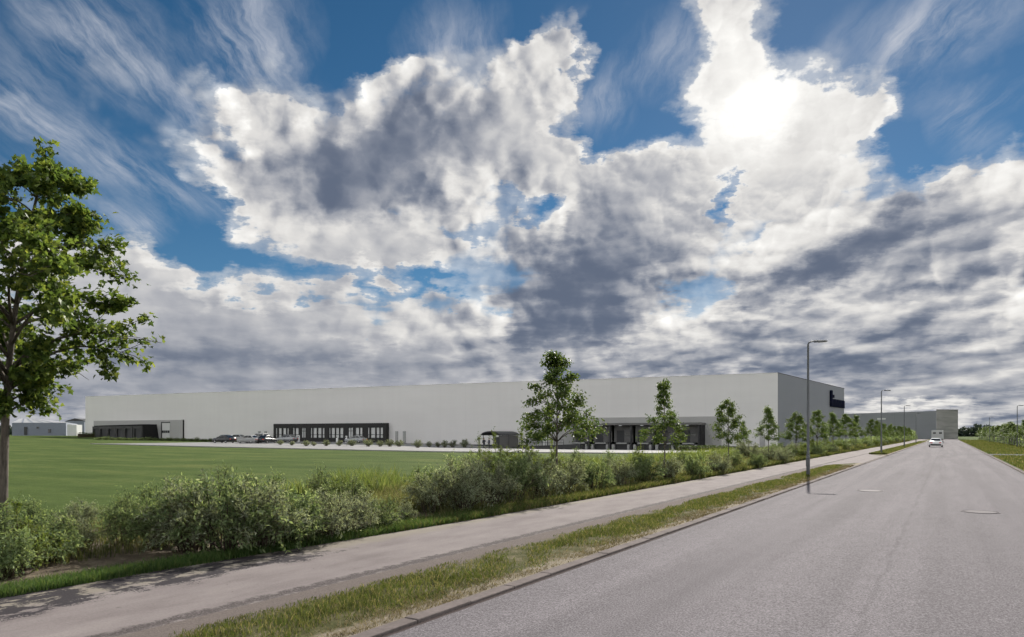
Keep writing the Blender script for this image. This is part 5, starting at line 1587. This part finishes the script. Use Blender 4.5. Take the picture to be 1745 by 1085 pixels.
    top = 8.0 + 1.6 * np.sin(px * .11) + 1.3 * np.sin(px * .31 + 1) + .8 * np.sin(px * .9)
    z = rng.uniform(0, 1, N) ** .8 * top
    tag(link('far_wood', leaves(rng, np.stack([X, Y, z], 1), rng.normal(0, 1, (N, 3)), 2.2, OVAL), 'far_leaf'), kind='stuff')
    N = 9000
    px = -60 + 220 * rng.uniform(0, 1, N); dep = 520 + 60 * rng.uniform(0, 1, N)
    X = dep * (FWD[0] + (px - CX) / FPX * RGT[0]); Y = dep * (FWD[1] + (px - CX) / FPX * RGT[1])
    z = 1.2 + rng.uniform(0, 1, N) * (6.5 + 1.6 * np.sin(px * .2) + np.sin(px * .63))
    tag(link('far_wood', leaves(rng, np.stack([X, Y, z], 1), rng.normal(0, 1, (N, 3)), 1.8, OVAL), 'far_leaf'), kind='stuff')

def make_fence():
    x = 10.0
    r = thing('wire_fence', 'grey post and wire fence in front of the trees right of the road', 'fence', (x, 118, 0))
    y = 118; n = 0
    while y < 330:
        mb = MB(); mb.tube([(x, y, -.2), (x, y, 1.9), (x - .12, y, 2.1)], .045, 6); mb.build('post', 'fence_post_grey', r); y += 6 if y < 200 else 12
    for z in (.3, .8, 1.3, 1.8):
        mb = MB(); mb.tube([(x, 118, z), (x, 330, z)], .008, 4); mb.build('wire', 'fence_post_grey', r)

def make_light_camera():
    sd = bpy.data.lights.new('sun', 'SUN'); sd.energy = SUN_W; sd.angle = math.radians(.53); sd.color = (1.0, .945, .86)
    so = bpy.data.objects.new('sun', sd); COL.objects.link(so)
    so.rotation_euler = Vector(SUN_DIR).to_track_quat('Z', 'Y').to_euler()
    cd = bpy.data.cameras.new('camera'); cam = bpy.data.objects.new('camera', cd); COL.objects.link(cam)
    cam.location = (0, 0, EYE); cam.rotation_euler = (PI / 2, 0, HEADING)
    cd.sensor_width = 36; cd.lens = 36 * FPX / 1745; cd.shift_y = (HY - 542.5) / 1745
    cd.clip_start = .1; cd.clip_end = 8000
    SC.camera = cam
    vs = SC.view_settings; vs.view_transform = 'Standard'; vs.look = 'None'; vs.exposure = EXPO; vs.gamma = 1; vs.use_curve_mapping = False
    c = SC.cycles
    c.use_adaptive_sampling = True; c.adaptive_threshold = .03; c.adaptive_min_samples = 16
    c.max_bounces = 6; c.diffuse_bounces = 3; c.glossy_bounces = 2; c.transmission_bounces = 4; c.transparent_max_bounces = 6
    c.caustics_reflective = False; c.caustics_refractive = False
    c.use_denoising = True

SUN_W = 3.6
random.seed(3)
make_materials()
make_sky()
make_setting()
make_hall()
make_far_buildings()
make_lamps()
make_covers()
make_vehicles()
make_yard_things()
make_trees()
make_shrubs()
make_grass()
make_fence()
make_light_camera()
